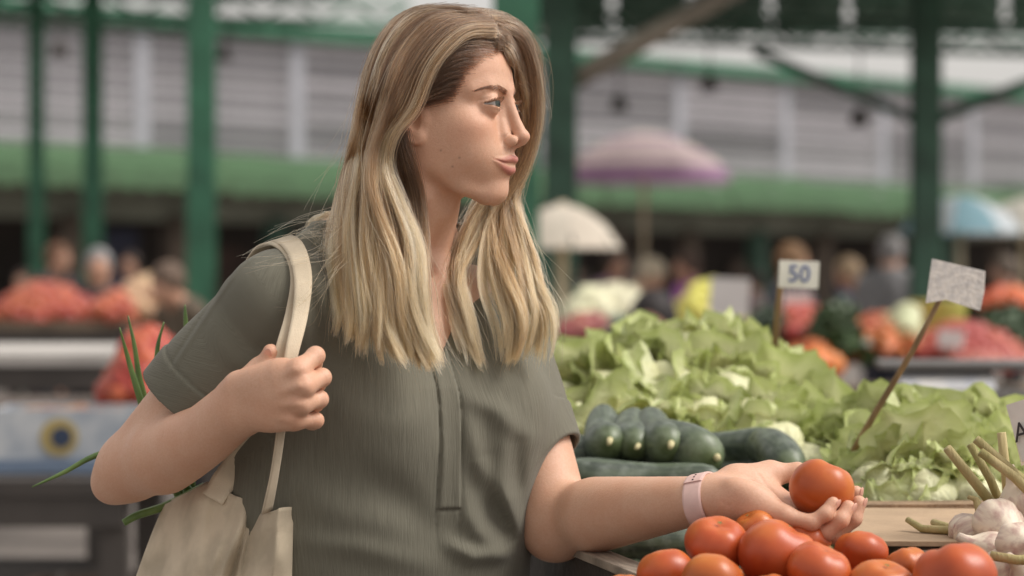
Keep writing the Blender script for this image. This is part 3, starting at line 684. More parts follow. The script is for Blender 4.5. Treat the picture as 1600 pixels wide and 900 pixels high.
    # ---- cucumbers
    def cuke_mesh(seed, L_=0.20, r=0.026, bend=0.012):
        bm = bmesh.new(); rr = random.Random(seed); n = 18; pts, rad = [], []
        for i in range(n + 1):
            t = i / n; x = (t - 0.5) * L_
            k = (1 - abs(2 * t - 1) ** 5.0) ** 0.5 * (0.93 + 0.07 * math.sin(3 + 6 * t)) * (1.0 if t > 0.25 else 0.88 + 0.48 * t)
            pts.append((x, bend * math.sin(math.pi * t), 0)); rad.append(max(r * k, 0.0035))
        tube(bm, pts, rad, 18)
        for v in bm.verts:
            a = math.atan2(v.co.z, v.co.y); v.co.y *= 1 + 0.02 * math.cos(3 * a + seed); v.co.z *= 1 + 0.02 * math.cos(3 * a + seed)
        return bm_mesh('cucumber_body', bm, True)
    ckm = bpy.data.materials.new('cucumber_skin'); ckm.use_nodes = True
    N = ckm.node_tree.nodes; L = ckm.node_tree.links; b = N['Principled BSDF']
    tc = N.new('ShaderNodeTexCoord'); mp = N.new('ShaderNodeMapping'); mp.inputs['Scale'].default_value = (14, 120, 120); L.new(tc.outputs['Object'], mp.inputs[0])
    n1 = N.new('ShaderNodeTexNoise'); n1.inputs['Scale'].default_value = 1.0; n1.inputs['Detail'].default_value = 4; L.new(mp.outputs[0], n1.inputs['Vector'])
    n2 = N.new('ShaderNodeTexNoise'); n2.inputs['Scale'].default_value = 60.0; n2.inputs['Detail'].default_value = 6; L.new(tc.outputs['Object'], n2.inputs['Vector'])
    cr = N.new('ShaderNodeValToRGB'); e = cr.color_ramp.elements
    e[0].position = 0.35; e[0].color = (*srgb(50, 60, 50), 1); e[1].position = 0.75; e[1].color = (*srgb(100, 112, 90), 1); L.new(n1.outputs['Fac'], cr.inputs[0])
    mx = N.new('ShaderNodeMix'); mx.data_type = 'RGBA'; mx.inputs['B'].default_value = (*srgb(140, 148, 138), 1); L.new(cr.outputs[0], mx.inputs['A'])
    mr = N.new('ShaderNodeMapRange'); mr.inputs['From Min'].default_value = 0.45; mr.inputs['From Max'].default_value = 0.8; mr.inputs['To Max'].default_value = 0.55; L.new(n2.outputs['Fac'], mr.inputs['Value']); L.new(mr.outputs[0], mx.inputs['Factor'])
    sp = N.new('ShaderNodeSeparateXYZ'); L.new(tc.outputs['Object'], sp.inputs[0])
    m2 = N.new('ShaderNodeMapRange'); m2.inputs['From Min'].default_value = 0.075; m2.inputs['From Max'].default_value = 0.105; m2.inputs['To Max'].default_value = 0.6; L.new(sp.outputs['X'], m2.inputs['Value'])
    mx2 = N.new('ShaderNodeMix'); mx2.data_type = 'RGBA'; mx2.inputs['B'].default_value = (*srgb(116, 132, 78), 1); L.new(mx.outputs['Result'], mx2.inputs['A']); L.new(m2.outputs[0], mx2.inputs['Factor'])
    L.new(mx2.outputs['Result'], b.inputs['Base Color']); b.inputs['Roughness'].default_value = 0.42
    bp = N.new('ShaderNodeBump'); bp.inputs['Strength'].default_value = 0.25; bp.inputs['Distance'].default_value = 0.003; L.new(n2.outputs['Fac'], bp.inputs['Height']); L.new(bp.outputs[0], b.inputs['Normal'])
    cms = [cuke_mesh(i, 0.20, 0.0255, 0.006 + 0.006 * (i % 3)) for i in range(3)]
    bm = bmesh.new(); tube(bm, [(0, 0, 0), (0.006, 0.001, 0.0), (0.012, 0.003, -0.001)], [0.0042, 0.0032, 0.0026], 8); tipm = bm_mesh('blossom_tip', bm, True)
    tipmat = mat('cucumber_tip', srgb(206, 196, 150), 0.7, 0.1, 90)
    def cuke(px, py, Y, az, el, sc=1.0, lab='', rad=None):
        c_ = P(px, py, Y)
        if -135 < az < -45 and lab != low:      # these are given by their near end
            c_ -= Vector((math.cos(math.radians(az)) * math.cos(math.radians(el)), math.sin(math.radians(az)) * math.cos(math.radians(el)), -math.sin(math.radians(el)))) * 0.085 * sc
        o = mesh_obj('cucumber', cms[rng.randrange(3)], ckm, None, c_)
        o.rotation_euler = (rng.uniform(0, 6.28), math.radians(el), math.radians(az)); o.scale = (sc, (rad or sc), (rad or sc))
        o.rotation_mode = 'XYZ'
        tag(o, lab, 'cucumber', 'cucumbers heaped before the lettuce')
        mesh_obj('tip', tipm, tipmat, o, (0.0985, 0, 0))
    low = 'dark green cucumber deep in the heap, mostly covered'
    # az: heading of the tip seen from above (-90 = towards the photographer); given point = middle of the fruit
    cuke(952, 684, 3.08, -90, 8, 1, 'upright-looking cucumber end next to the blouse sleeve, pale tip showing', 1.12)
    cuke(997, 693, 3.08, -92, 8, 1, 'middle of three cucumber ends side by side, pale tip showing', 1.05)
    cuke(1046, 690, 3.06, -86, 7, 1, 'plump cucumber end of the trio without a pale tip, light green blush', 1.22)
    cuke(1112, 712, 3.06, -68, 6, 1, 'fat cucumber with pale tip turned outward beside the trio', 1.45)
    cuke(1125, 690, 3.26, -25, -2, 0.85, 'cucumber lying on top with its brownish tip towards the lettuce', 1.05)
    cuke(905, 700, 3.16, 168, 2, 0.9, 'cucumber lying behind the sleeve at the end of the heap', 1.1)
    cuke(950, 718, 3.12, 170, 0, 0.95, 'slim cucumber squeezed under the upright trio', 0.95)
    cuke(1002, 742, 3.02, 176, -1, 1.02, 'long straight cucumber lying level above the forearm', 1.08)
    cuke(925, 752, 3.10, 186, 0, 0.8, 'pale green cucumber end peeking out by the elbow', 0.95)
    cuke(1160, 722, 3.24, -40, 4, 0.9, 'cucumber half hidden behind the fat one', 1.15)
    cuke(1238, 742, 3.10, -80, 8, 0.9, 'rounded cucumber end showing above the open palm', 1.1)
    cuke(990, 772, 3.04, 182, 0, 1.0, 'cucumber mostly hidden just behind the forearm', 1.0)
    cuke(1020, 862, 2.84, 170, 3, 0.95, 'long cucumber under the forearm next to the tomatoes', 1.05)
    cuke(1048, 832, 2.90, 188, 0, 0.9, 'dark cucumber right below the watch', 1.0)
    cuke(890, 880, 2.90, -130, 12, 0.8, 'cucumber with pale tip by the table rim', 0.95)
    cuke(928, 888, 2.86, -115, 14, 0.8, 'second cucumber from the table rim, tip up', 1.0)
    cuke(985, 905, 2.80, -100, 10, 0.8, 'cucumber end between the rim and the tomatoes', 1.0)
    cuke(1322, 796, 3.02, -80, 8, 0.9, 'cucumber end just beyond the fingertips', 1.2)
    for i in range(26):
        y = rng.uniform(2.84, 3.30); x = rng.uniform(edge_x(y) + 0.16, 0.30 if y < 3.02 else 0.42)
        z = TABZ + 0.028 + rng.choice([0, 0, 0.045])
        p_ = Vector((x, y, z)); px = 800 + p_.x / p_.y * FPX; py = 450 - (p_.z - CAMZ) / p_.y * FPX
        cuke(px, py, y, rng.choice([0, 180, -90]) + rng.uniform(-20, 20), rng.uniform(-4, 4), 0.95, low, 1.0)

    # ---- lettuces
    def leaf_mesh(seed, kind):
        """a leaf wrapped round the head (radius 1 unit = 7 cm), its margin frilled and flaring; kind 0 inner .. 2 outer"""
        rr = random.Random(seed); nr, ns_ = 12, 44; verts, edge, rib = [], [], []
        p = [rr.uniform(0, 6.28) for _ in range(8)]
        ph1 = math.radians((150, 132, 118)[kind] + rr.uniform(-10, 10)); wid = (0.75, 0.84, 0.92)[kind] * rr.uniform(0.9, 1.1)
        flare = (0.08, 0.20, 0.32)[kind] * rr.uniform(0.7, 1.3); R0 = 0.07 * (0.80, 0.95, 1.06)[kind]
        def point(rho, th):
            s_ = rho * math.sin(th) * (0.62 + 0.38 * (0.5 - 0.5 * math.cos(th))); t = 0.42 - 0.58 * rho * math.cos(th) if math.cos(th) < 0 else 0.42 - 0.42 * rho * math.cos(th)
            ph = 0.22 + (ph1 - 0.22) * t; top = 0.5 - 0.5 * math.cos(th)
            ruf = rho ** 3 * (0.25 + 0.75 * top)
            r = R0 * (1 + flare * rho ** 3.5 * (0.3 + 0.7 * top) + 0.05 * math.sin(5 * t + p[0]) + 0.05 * math.sin(5 * s_ + p[1]) * t
                      + ruf * (0.07 * math.sin(7 * th + p[2]) + 0.07 * math.sin(13 * th + p[3]) + 0.05 * math.sin(22 * th + p[4]))
                      + 0.05 * rho * math.sin(13 * s_ + p[5]) * math.sin(12 * t + p[6]) + 0.03 * math.sin(8 * s_ + 9 * t + p[7]) * rho)
            az = s_ * wid / max(0.5, math.sin(ph)) * 0.95 + ruf * 0.06 * math.sin(10 * th + p[7])
            ph += ruf * 0.05 * math.sin(13 * th + p[1])
            verts.append((r * math.sin(ph) * math.sin(az), r * math.sin(ph) * math.cos(az), -r * math.cos(ph) * 0.95 - 0.022 * flare * rho ** 3 * top))
            edge.append(min(1, 0.08 + 0.72 * rho ** 2.5 * (0.4 + 0.6 * top) + 0.2 * t)); rib.append(math.exp(-s_ * s_ / 0.008) * max(0, 0.85 - t))
        point(0, 0)
        for j in range(1, nr + 1):
            for i in range(ns_): point(j / nr, 2 * math.pi * i / ns_)
        faces = [(0, 1 + i, 1 + (i + 1) % ns_) for i in range(ns_)]
        for j in range(nr - 1):
            for i in range(ns_):
                a, b_ = 1 + j * ns_ + i, 1 + j * ns_ + (i + 1) % ns_; faces.append((a, a + ns_, b_ + ns_, b_))
        me = mesh_from('lettuce_leaf', verts, faces); set_attr(me, 'edge', edge); set_attr(me, 'rib', rib)
        return me
    lfm = bpy.data.materials.new('lettuce'); lfm.use_nodes = True
    N = lfm.node_tree.nodes; L = lfm.node_tree.links; b = N['Principled BSDF']
    at_ = N.new('ShaderNodeAttribute'); at_.attribute_name = 'edge'; ar = N.new('ShaderNodeAttribute'); ar.attribute_name = 'rib'
    tc = N.new('ShaderNodeTexCoord'); nz = N.new('ShaderNodeTexNoise'); nz.inputs['Scale'].default_value = 40; nz.inputs['Detail'].default_value = 5; L.new(tc.outputs['Object'], nz.inputs['Vector'])
    ma = N.new('ShaderNodeMath'); ma.operation = 'MULTIPLY_ADD'; L.new(nz.outputs['Fac'], ma.inputs[0]); ma.inputs[1].default_value = 0.35; L.new(at_.outputs['Fac'], ma.inputs[2])
    mb = N.new('ShaderNodeMath'); mb.operation = 'MULTIPLY'; mb.inputs[1].default_value = 0.78; L.new(ma.outputs[0], mb.inputs[0])
    cr = N.new('ShaderNodeValToRGB'); e = cr.color_ramp.elements
    e[0].position = 0.2; e[0].color = (*srgb(244, 240, 198), 1); e[1].position = 1.0; e[1].color = (*srgb(170, 184, 104), 1); x_ = e.new(0.6); x_.color = (*srgb(220, 222, 176), 1)
    L.new(mb.outputs[0], cr.inputs[0])
    mx = N.new('ShaderNodeMix'); mx.data_type = 'RGBA'; mx.inputs['B'].default_value = (*srgb(226, 228, 190), 1); L.new(cr.outputs[0], mx.inputs['A']); L.new(ar.outputs['Fac'], mx.inputs['Factor'])
    oi = N.new('ShaderNodeObjectInfo'); hs_ = N.new('ShaderNodeHueSaturation'); r2 = N.new('ShaderNodeMapRange'); r2.inputs['To Min'].default_value = 0.92; r2.inputs['To Max'].default_value = 1.12
    L.new(oi.outputs['Random'], r2.inputs['Value']); L.new(r2.outputs[0], hs_.inputs['Value']); hs_.inputs['Saturation'].default_value = 1.0; L.new(mx.outputs['Result'], hs_.inputs['Color'])
    L.new(hs_.outputs[0], b.inputs['Base Color']); b.inputs['Roughness'].default_value = 0.45
    tr = N.new('ShaderNodeBsdfTranslucent'); L.new(hs_.outputs[0], tr.inputs['Color']); ms = N.new('ShaderNodeMixShader'); ms.inputs[0].default_value = 0.28
    L.new(b.outputs[0], ms.inputs[1]); L.new(tr.outputs[0], ms.inputs[2]); L.new(ms.outputs[0], N['Material Output'].inputs['Surface'])
    vo = N.new('ShaderNodeTexVoronoi'); vo.feature = 'DISTANCE_TO_EDGE'; vo.inputs['Scale'].default_value = 60; L.new(tc.outputs['Object'], vo.inputs['Vector'])
    bp = N.new('ShaderNodeBump'); bp.inputs['Strength'].default_value = 0.6; bp.inputs['Distance'].default_value = 0.008; L.new(vo.outputs['Distance'], bp.inputs['Height']); L.new(bp.outputs[0], b.inputs['Normal'])
    lms = [[leaf_mesh(i + 20 * k, k) for i in range(5)] for k in range(3)]
    cm_ = []
    for i in range(2):
        bm = bmesh.new(); bmesh.ops.create_icosphere(bm, subdivisions=3, radius=0.040)
        for v in bm.verts:
            n_ = v.co.normalized(); v.co *= 1 + 0.10 * math.sin(5 * n_.x + 3 * n_.z + i) + 0.08 * math.sin(9 * n_.y + 4 * n_.x) + 0.05 * math.sin(14 * n_.z + 6 * n_.y)
        me = bm_mesh('lettuce_heart', bm, True); set_attr(me, 'edge', [0.35] * len(me.vertices)); set_attr(me, 'rib', [0.0] * len(me.vertices)); cm_.append(me)
    def lettuce(px, py, Y, sc, lab, tilt=None, grp='lettuces in the heap', nl=18):
        o = empty('lettuce', P(px, py, Y), 0, lab, 'lettuce', grp); o.scale = (sc, sc, sc)
        ax_ = Vector((rng.uniform(-.5, .5), -0.75 + rng.uniform(-.4, .4), 0.75 + rng.uniform(-.3, .3))) if tilt is None else Vector(tilt)
        o.rotation_euler = (Matrix.Rotation(0, 3, 'X') @ ax_.to_track_quat('Z', 'Y').to_matrix() @ Matrix.Rotation(rng.uniform(0, 6.28), 3, 'Z')).to_euler()
        mesh_obj('heart', cm_[rng.randrange(2)], lfm, o, (0, 0, 0.01), (rng.uniform(0, 6), rng.uniform(0, 6), 0))
        for i in range(nl):
            k = 0 if i < nl * 0.22 else (1 if i < nl * 0.6 else 2)
            az = i * 2.399 + rng.uniform(-.3, .3); g_ = 0.88 + 0.22 * i / nl + rng.uniform(-.05, .05)
            lf = mesh_obj('leaf', lms[k][rng.randrange(5)], lfm, o)
            lf.matrix_local = Matrix.Rotation(az, 4, 'Z') @ Matrix.Rotation(rng.uniform(-.22, .22) - (0.18 if k == 2 else 0), 4, 'X') @ Matrix.Rotation(rng.uniform(-.2, .2), 4, 'Y') @ Matrix.Scale(g_, 4)
    LAB = 'pale green leafy lettuce in the tall heap behind the cucumbers'
    spots = []
    for (row, Y) in (([(912, 602), (1000, 562), (1090, 550), (1160, 578)], 3.74),
                     ([(880, 632), (960, 622), (1048, 604), (1132, 612), (1212, 652), (1285, 684)], 3.55),
                     ([(900, 672), (990, 664), (1085, 660), (1170, 676), (1250, 706), (1312, 728)], 3.42),
                     ([(1000, 690), (1080, 690), (1200, 705), (1270, 720), (1330, 740)], 3.34)):
        for (x, y) in row: spots.append((x + rng.uniform(-6, 6), y + rng.uniform(-6, 6), Y + rng.uniform(-.03, .03)))
    for (x, y, Y) in spots: lettuce(x, y + 26, Y, rng.uniform(1.10, 1.32), LAB)
    # hidden ones that carry the heap
    for (x, y, Y) in ((0.15, 3.62, 1.00), (0.30, 3.62, 1.00), (0.45, 3.60, 1.00), (0.12, 3.80, 1.02), (0.28, 3.82, 1.03), (0.45, 3.80, 1.02), (0.28, 3.72, 1.10)):
        o = Vector((x, y, Y)); lettuce(800 + o.x / o.y * FPX, 450 - (o.z - CAMZ) / o.y * FPX, o.y, 1.0, LAB, nl=8)
    LAB2 = 'pale green lettuce in the lower heap beside the garlic stalks'
    for (x, y, Y) in ((1372, 716, 3.30), (1430, 718, 3.28), (1490, 702, 3.30), (1400, 762, 3.16), (1465, 755, 3.14), (1530, 752, 3.18), (1440, 785, 3.06), (1375, 782, 3.08), (1510, 785, 3.08), (1580, 775, 3.16)):
        lettuce(x, y, Y, rng.uniform(0.95, 1.15), LAB2, grp='lettuces beside the garlic')

    # ---- garlic
    gm = bpy.data.materials.new('garlic_skin'); gm.use_nodes = True
    N = gm.node_tree.nodes; L = gm.node_tree.links; b = N['Principled BSDF']
    tc = N.new('ShaderNodeTexCoord'); mp = N.new('ShaderNodeMapping'); mp.inputs['Scale'].default_value = (90, 90, 14); L.new(tc.outputs['Object'], mp.inputs[0])
    nz = N.new('ShaderNodeTexNoise'); nz.inputs['Scale'].default_value = 1.0; nz.inputs['Detail'].default_value = 5; L.new(mp.outputs[0], nz.inputs['Vector'])
    cr = N.new('ShaderNodeValToRGB'); e = cr.color_ramp.elements
    e[0].position = 0.30; e[0].color = (*srgb(168, 128, 122), 1); e[1].position = 0.55; e[1].color = (*srgb(226, 212, 192), 1)
    L.new(nz.outputs['Fac'], cr.inputs[0]); L.new(cr.outputs[0], b.inputs['Base Color']); b.inputs['Roughness'].default_value = 0.5
    b.inputs['Subsurface Weight'].default_value = 0.1; b.inputs['Subsurface Radius'].default_value = (0.006, 0.005, 0.004)
    def garlic_mesh(seed):
        rr = random.Random(seed); bm = bmesh.new(); nc = rr.choice([7, 8, 9]); ph = rr.uniform(0, 6)
        prof = [(0.004, -0.021), (0.013, -0.0205), (0.021, -0.016), (0.0255, -0.007), (0.0255, 0.002), (0.0215, 0.011), (0.0145, 0.018), (0.0085, 0.024), (0.006, 0.031), (0.005, 0.040)]
        lathe(bm, prof, 40, wob=lambda a, z: (0.09 * abs(math.sin(nc * a / 2 + ph)) - 0.06 + 0.05 * math.sin(2 * a + ph)) * max(0, 1 - ((z + 0.003) / 0.024) ** 2))
        return bm_mesh('garlic_bulb', bm, True)
    gms = [garlic_mesh(i) for i in range(4)]
    stalk_m = mat('garlic_stalk', srgb(186, 168, 122), 0.7, 0.15, 30, 0.3, 200, col2=srgb(150, 140, 88), stretch=(1, 1, 0.2))
    rootm = mat('garlic_root', srgb(150, 120, 90), 0.9, 0.2, 100)
    def rootmesh():
        bm = bmesh.new()
        for k in range(16):
            a = rng.uniform(0, 6.28); r = rng.uniform(0, 0.005); l_ = rng.uniform(0.004, 0.010)
            tube(bm, [(r * math.cos(a), r * math.sin(a), -0.020), (1.7 * r * math.cos(a), 1.7 * r * math.sin(a), -0.021 - l_)], [0.0008, 0.0004], 4)
        return bm_mesh('roots', bm)
    rtm = rootmesh()
    garl = [(1562, 822, 2.62, (0.3, -0.9, -0.25), 'garlic bulb with its root end facing out, at the middle of the bunch', 1.15, None),
            (1598, 790, 2.66, (-0.3, 0.1, 0.9), 'purple streaked garlic bulb highest in the bunch', 1.15, None),
            (1515, 835, 2.66, (0.9, 0.2, 0.3), 'small plain garlic bulb at the edge of the bunch', 0.95, None),
            (1592, 852, 2.55, (0.3, -0.8, 0.1), 'yellowish garlic bulb with dark root end at the bottom', 0.95, None),
            (1545, 862, 2.60, (-0.8, -0.1, 0.4), 'garlic bulb under the middle one, lying sideways', 0.95, None),
            (1575, 892, 2.56, (0.5, -0.6, 0.4), 'garlic bulb behind the lying stalk, cut by the frame', 1.0, None),
            (1530, 895, 2.60, (0.2, 0.3, 0.8), 'garlic bulb low behind the largest tomato', 1.0, None),
            (1610, 900, 2.54, (-0.6, -0.4, 0.5), 'garlic bulb at the bottom end of the bunch', 1.0, None),
            (1600, 830, 2.70, (0.1, 0.2, 0.9), 'garlic bulb at the back of the bunch', 1.05, None)]
    for (px, py, Y, d_, lab, sc, _) in garl:
        o = empty('garlic', P(px, py, Y), 0, lab, 'garlic', 'garlic bulbs in the bunch'); o.scale = (sc, sc, sc)
        o.rotation_euler = Vector(d_).to_track_quat('Z', 'Y').to_euler()
        mesh_obj('bulb', gms[rng.randrange(4)], gm, o); mesh_obj('roots', rtm, rootm, o)
    def stalk(pts, r, lab):
        o = tube_obj('garlic_stalk', [P(*p) for p in pts], r, stalk_m, None, 9); tag(o, lab, 'stalk', 'garlic stalks')
    stalk([(1570, 812, 2.68), (1530, 762, 2.67), (1480, 700, 2.66)], [.0062, .0058, .0052], 'dry garlic stalk leaning furthest towards the lettuce')
    stalk([(1572, 808, 2.70), (1548, 750, 2.70), (1516, 694, 2.70)], [.0055, .005, .0045], 'thin pale garlic stalk between the two leaning ones')
    stalk([(1640, 800, 2.62), (1585, 745, 2.62), (1532, 706, 2.62)], [.006, .0056, .005], 'brownish garlic stalk lying across the front')
    stalk([(1640, 785, 2.64), (1580, 735, 2.64), (1525, 686, 2.64)], [.0062, .0056, .005], 'grey garlic stalk over the brownish one')
    stalk([(1577, 800, 2.72), (1572, 740, 2.72), (1565, 676, 2.72)], [.006, .0056, .0052], 'upright green garlic stalk')
    stalk([(1548, 868, 2.50), (1590, 875, 2.49), (1640, 874, 2.49)], [.005, .0052, .0055], 'pale stalk lying flat beside the largest tomato')
    stalk([(1418, 812, 2.72), (1440, 826, 2.70), (1490, 829, 2.68), (1530, 828, 2.67)], [.0035, .0045, .005, .0045], 'dried white garlic stem on the cardboard')
    stalk([(1458, 816, 2.76), (1475, 823, 2.74), (1500, 827, 2.72)], [.004, .0055, .003], 'short withered garlic stem end on the cardboard')
    stalk([(1545, 850, 2.64), (1535, 810, 2.65), (1525, 780, 2.66), (1512, 776, 2.66)], [.010, .006, .004, .002], 'papery dried garlic neck standing among the bulbs')
    # garlic leaf ends and the paper behind
    # ---- price cards
    paper = mat('price_card', srgb(222, 218, 212), 0.85, 0.05, 20, 0.1, 100)
    stick_m = mat('stick', srgb(150, 120, 84), 0.8, 0.2, 30, 0.2, 120, stretch=(1, 1, 0.1))
    blue = mat('blue_ink', srgb(70, 90, 150), 0.7, 0.05, 20); ink = mat('dark_ink', srgb(58, 52, 54), 0.7, 0.05, 20)
    def text_part(txt, size, mt, parent, loc, rot, ext=0.0004):
        cu = bpy.data.curves.new('lettering', 'FONT'); cu.body = txt; cu.size = size; cu.align_x = 'CENTER'; cu.align_y = 'CENTER'; cu.extrude = ext
        cu.materials.append(mt); t_ = bpy.data.objects.new('lettering', cu); C.objects.link(t_); bpy.context.view_layer.update()
        me = bpy.data.meshes.new_from_object(t_.evaluated_get(bpy.context.evaluated_depsgraph_get())); bpy.data.objects.remove(t_)
        return mesh_obj('lettering', me, mt, parent, loc, rot)
    # card with a blue price on a stick in the lettuce
    c1 = empty('price_card', P(1210, 560, 3.70), 0, 'white price card with blue figures on a straight stick', 'price card')
    q = Vector(c1.location)
    tube_obj('stick', [P(1207, 590, 3.70) - q, P(1215, 490, 3.68) - q, P(1223, 410, 3.66) - q], [.0055, .005, .0045], stick_m, c1)
    cc = box_obj('card', P(1248, 429, 3.655) - q, (0.062, 0.003, 0.041), paper, c1, (0.05, math.radians(2), math.radians(8)), 0.0005)
    text_part('50', 0.036, blue, cc, (0, -0.0022, 0), (math.radians(90), 0, 0))
    # mottled card on a slanted stick
    c2 = empty('price_card', P(1330, 712, 3.12), 0, 'white price card with faded mottled writing on a slanted twig', 'price card')
    q = Vector(c2.location)
    tube_obj('stick', [P(1322, 725, 3.14) - q, P(1365, 650, 3.12) - q, P(1425, 550, 3.10) - q, P(1473, 460, 3.08) - q], [.0045, .0042, .0038, .0032], stick_m, c2)
    faded = mat('faded_card', srgb(232, 228, 224), 0.85, 0.2, 110, 0.2, 200, col2=srgb(200, 198, 198))
    bm = bmesh.new(); out = [(-0.037, -0.026), (-0.012, -0.020), (0.004, -0.024), (0.034, -0.031), (0.037, -0.006), (0.036, 0.020), (0.012, 0.024), (-0.034, 0.031)]
    lo_ = [bm.verts.new((x, -0.0012, z)) for x, z in out]; hi_ = [bm.verts.new((x, 0.0012, z)) for x, z in out]
    bm.faces.new(lo_); bm.faces.new(hi_[::-1])
    for k in range(8): bm.faces.new((lo_[k], hi_[k], hi_[(k + 1) % 8], lo_[(k + 1) % 8]))
    mesh_obj('card', bm_mesh('card', bm), faded, c2, P(1494, 445, 3.075) - q, (0.08, math.radians(4), math.radians(5)))
    # folded card at the end of the stall
    c3 = empty('price_card', P(1600, 700, 2.66), 0, 'folded white card with dark lettering standing over the garlic', 'price card')
    q = Vector(c3.location); bm = bmesh.new()
    pts = [P(1573, 633, 2.66), P(1640, 612, 2.62), P(1660, 700, 2.60), P(1598, 722, 2.64)]; nrm = (pts[1] - pts[0]).cross(pts[3] - pts[0]).normalized()
    lo_ = [bm.verts.new(p - q) for p in pts]; hi_ = [bm.verts.new(p - q - nrm * 0.0015) for p in pts]
    bm.faces.new(lo_); bm.faces.new(hi_[::-1])
    for k in range(4): bm.faces.new((lo_[k], hi_[k], hi_[(k + 1) % 4], lo_[(k + 1) % 4]))
    pb = [P(1574, 636, 2.665), P(1640, 614, 2.625), P(1655, 700, 2.72), P(1596, 728, 2.72)]
    lo_ = [bm.verts.new(p - q) for p in pb]; hi_ = [bm.verts.new(p - q + Vector((0.001, 0.0015, 0))) for p in pb]
    bm.faces.new(lo_); bm.faces.new(hi_[::-1])
    for k in range(4): bm.faces.new((lo_[k], hi_[k], hi_[(k + 1) % 4], lo_[(k + 1) % 4]))
    bmesh.ops.recalc_face_normals(bm, faces=bm.faces)
    mesh_obj('card', bm_mesh('card', bm), paper, c3)
    xx = (pts[1] - pts[0]).normalized(); up_ = (pts[0] - pts[3]).normalized(); zz = xx.cross(up_).normalized()
    if zz.y > 0: zz = -zz
    M = Matrix((xx, zz.cross(xx), zz)).transposed().to_4x4()
    tx = text_part('A', 0.030, ink, c3, (0, 0, 0), (0, 0, 0), 0.0002); tx.matrix_local = Matrix.Translation(P(1598, 676, 2.64) - q + zz * 0.003) @ M
    tube_obj('stick', [P(1625, 660, 2.645) - q, P(1632, 800, 2.66) - q], [.003, .003], stick_m, c3)
# ================================================================ the woman
SKIN = srgb(212, 169, 143)
def skin_mat(name, base, lipc):
    m = bpy.data.materials.new(name); m.use_nodes = True
    N = m.node_tree.nodes; L = m.node_tree.links; b = N['Principled BSDF']
    def attr(n):
        a = N.new('ShaderNodeAttribute'); a.attribute_name = n; return a.outputs['Fac']
    def mix(fac, c1, c2):
        x = N.new('ShaderNodeMix'); x.data_type = 'RGBA'
        if isinstance(fac, float): x.inputs['Factor'].default_value = fac
        else: L.new(fac, x.inputs['Factor'])
        for s, c in (('A', c1), ('B', c2)):
            if isinstance(c, tuple): x.inputs[s].default_value = (*c, 1)
            else: L.new(c, x.inputs[s])
        return x.outputs['Result']
    def mul(fac, k):
        x = N.new('ShaderNodeMath'); x.operation = 'MULTIPLY'; L.new(fac, x.inputs[0])
        if isinstance(k, float): x.inputs[1].default_value = k
        else: L.new(k, x.inputs[1])
        return x.outputs[0]
    tc = N.new('ShaderNodeTexCoord')
    def noise(sc, det=4, lo=0.4, hi=0.62):
        n = N.new('ShaderNodeTexNoise'); n.inputs['Scale'].default_value = sc; n.inputs['Detail'].default_value = det
        L.new(tc.outputs['Object'], n.inputs['Vector'])
        r = N.new('ShaderNodeMapRange'); r.inputs['From Min'].default_value = lo; r.inputs['From Max'].default_value = hi
        L.new(n.outputs['Fac'], r.inputs['Value']); return r.outputs[0], n.outputs['Fac']
    n1, _ = noise(28); n2, f2 = noise(420, 3); n3, f3 = noise(1500, 2); n4, f4 = noise(190, 2, 0.68, 0.72)
    c = mix(mul(n1, 0.5), base, tuple(x * y for x, y in zip(base, (0.92, 0.80, 0.74))))
    c = mix(mul(n2, 0.26), c, tuple(x * y for x, y in zip(base, (0.84, 0.70, 0.62))))
    c = mix(mul(n4, 0.14), c, tuple(x * y for x, y in zip(base, (0.62, 0.42, 0.32))))
    c = mix(mul(attr('blush'), 0.38), c, tuple(x * y for x, y in zip(base, (0.96, 0.66, 0.58))))
    c = mix(mul(attr('lip'), 0.85), c, lipc)
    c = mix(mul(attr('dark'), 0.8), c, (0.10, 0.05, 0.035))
    L.new(c, b.inputs['Base Color'])
    b.inputs['Subsurface Weight'].default_value = 0.14; b.inputs['Subsurface Radius'].default_value = (0.010, 0.0042, 0.0022)
    b.inputs['Subsurface Scale'].default_value = 0.8
    r = N.new('ShaderNodeMapRange'); r.inputs['To Min'].default_value = 0.40; r.inputs['To Max'].default_value = 0.56
    L.new(f2, r.inputs['Value']); L.new(r.outputs[0], b.inputs['Roughness']); b.inputs['Specular IOR Level'].default_value = 0.45
    bp = N.new('ShaderNodeBump'); bp.inputs['Strength'].default_value = 0.30; bp.inputs['Distance'].default_value = 0.0012
    ad = N.new('ShaderNodeMath'); ad.operation = 'ADD'; L.new(f3, ad.inputs[0]); L.new(f2, ad.inputs[1]); L.new(ad.outputs[0], bp.inputs['Height'])
    L.new(bp.outputs[0], b.inputs['Normal'])
    return m

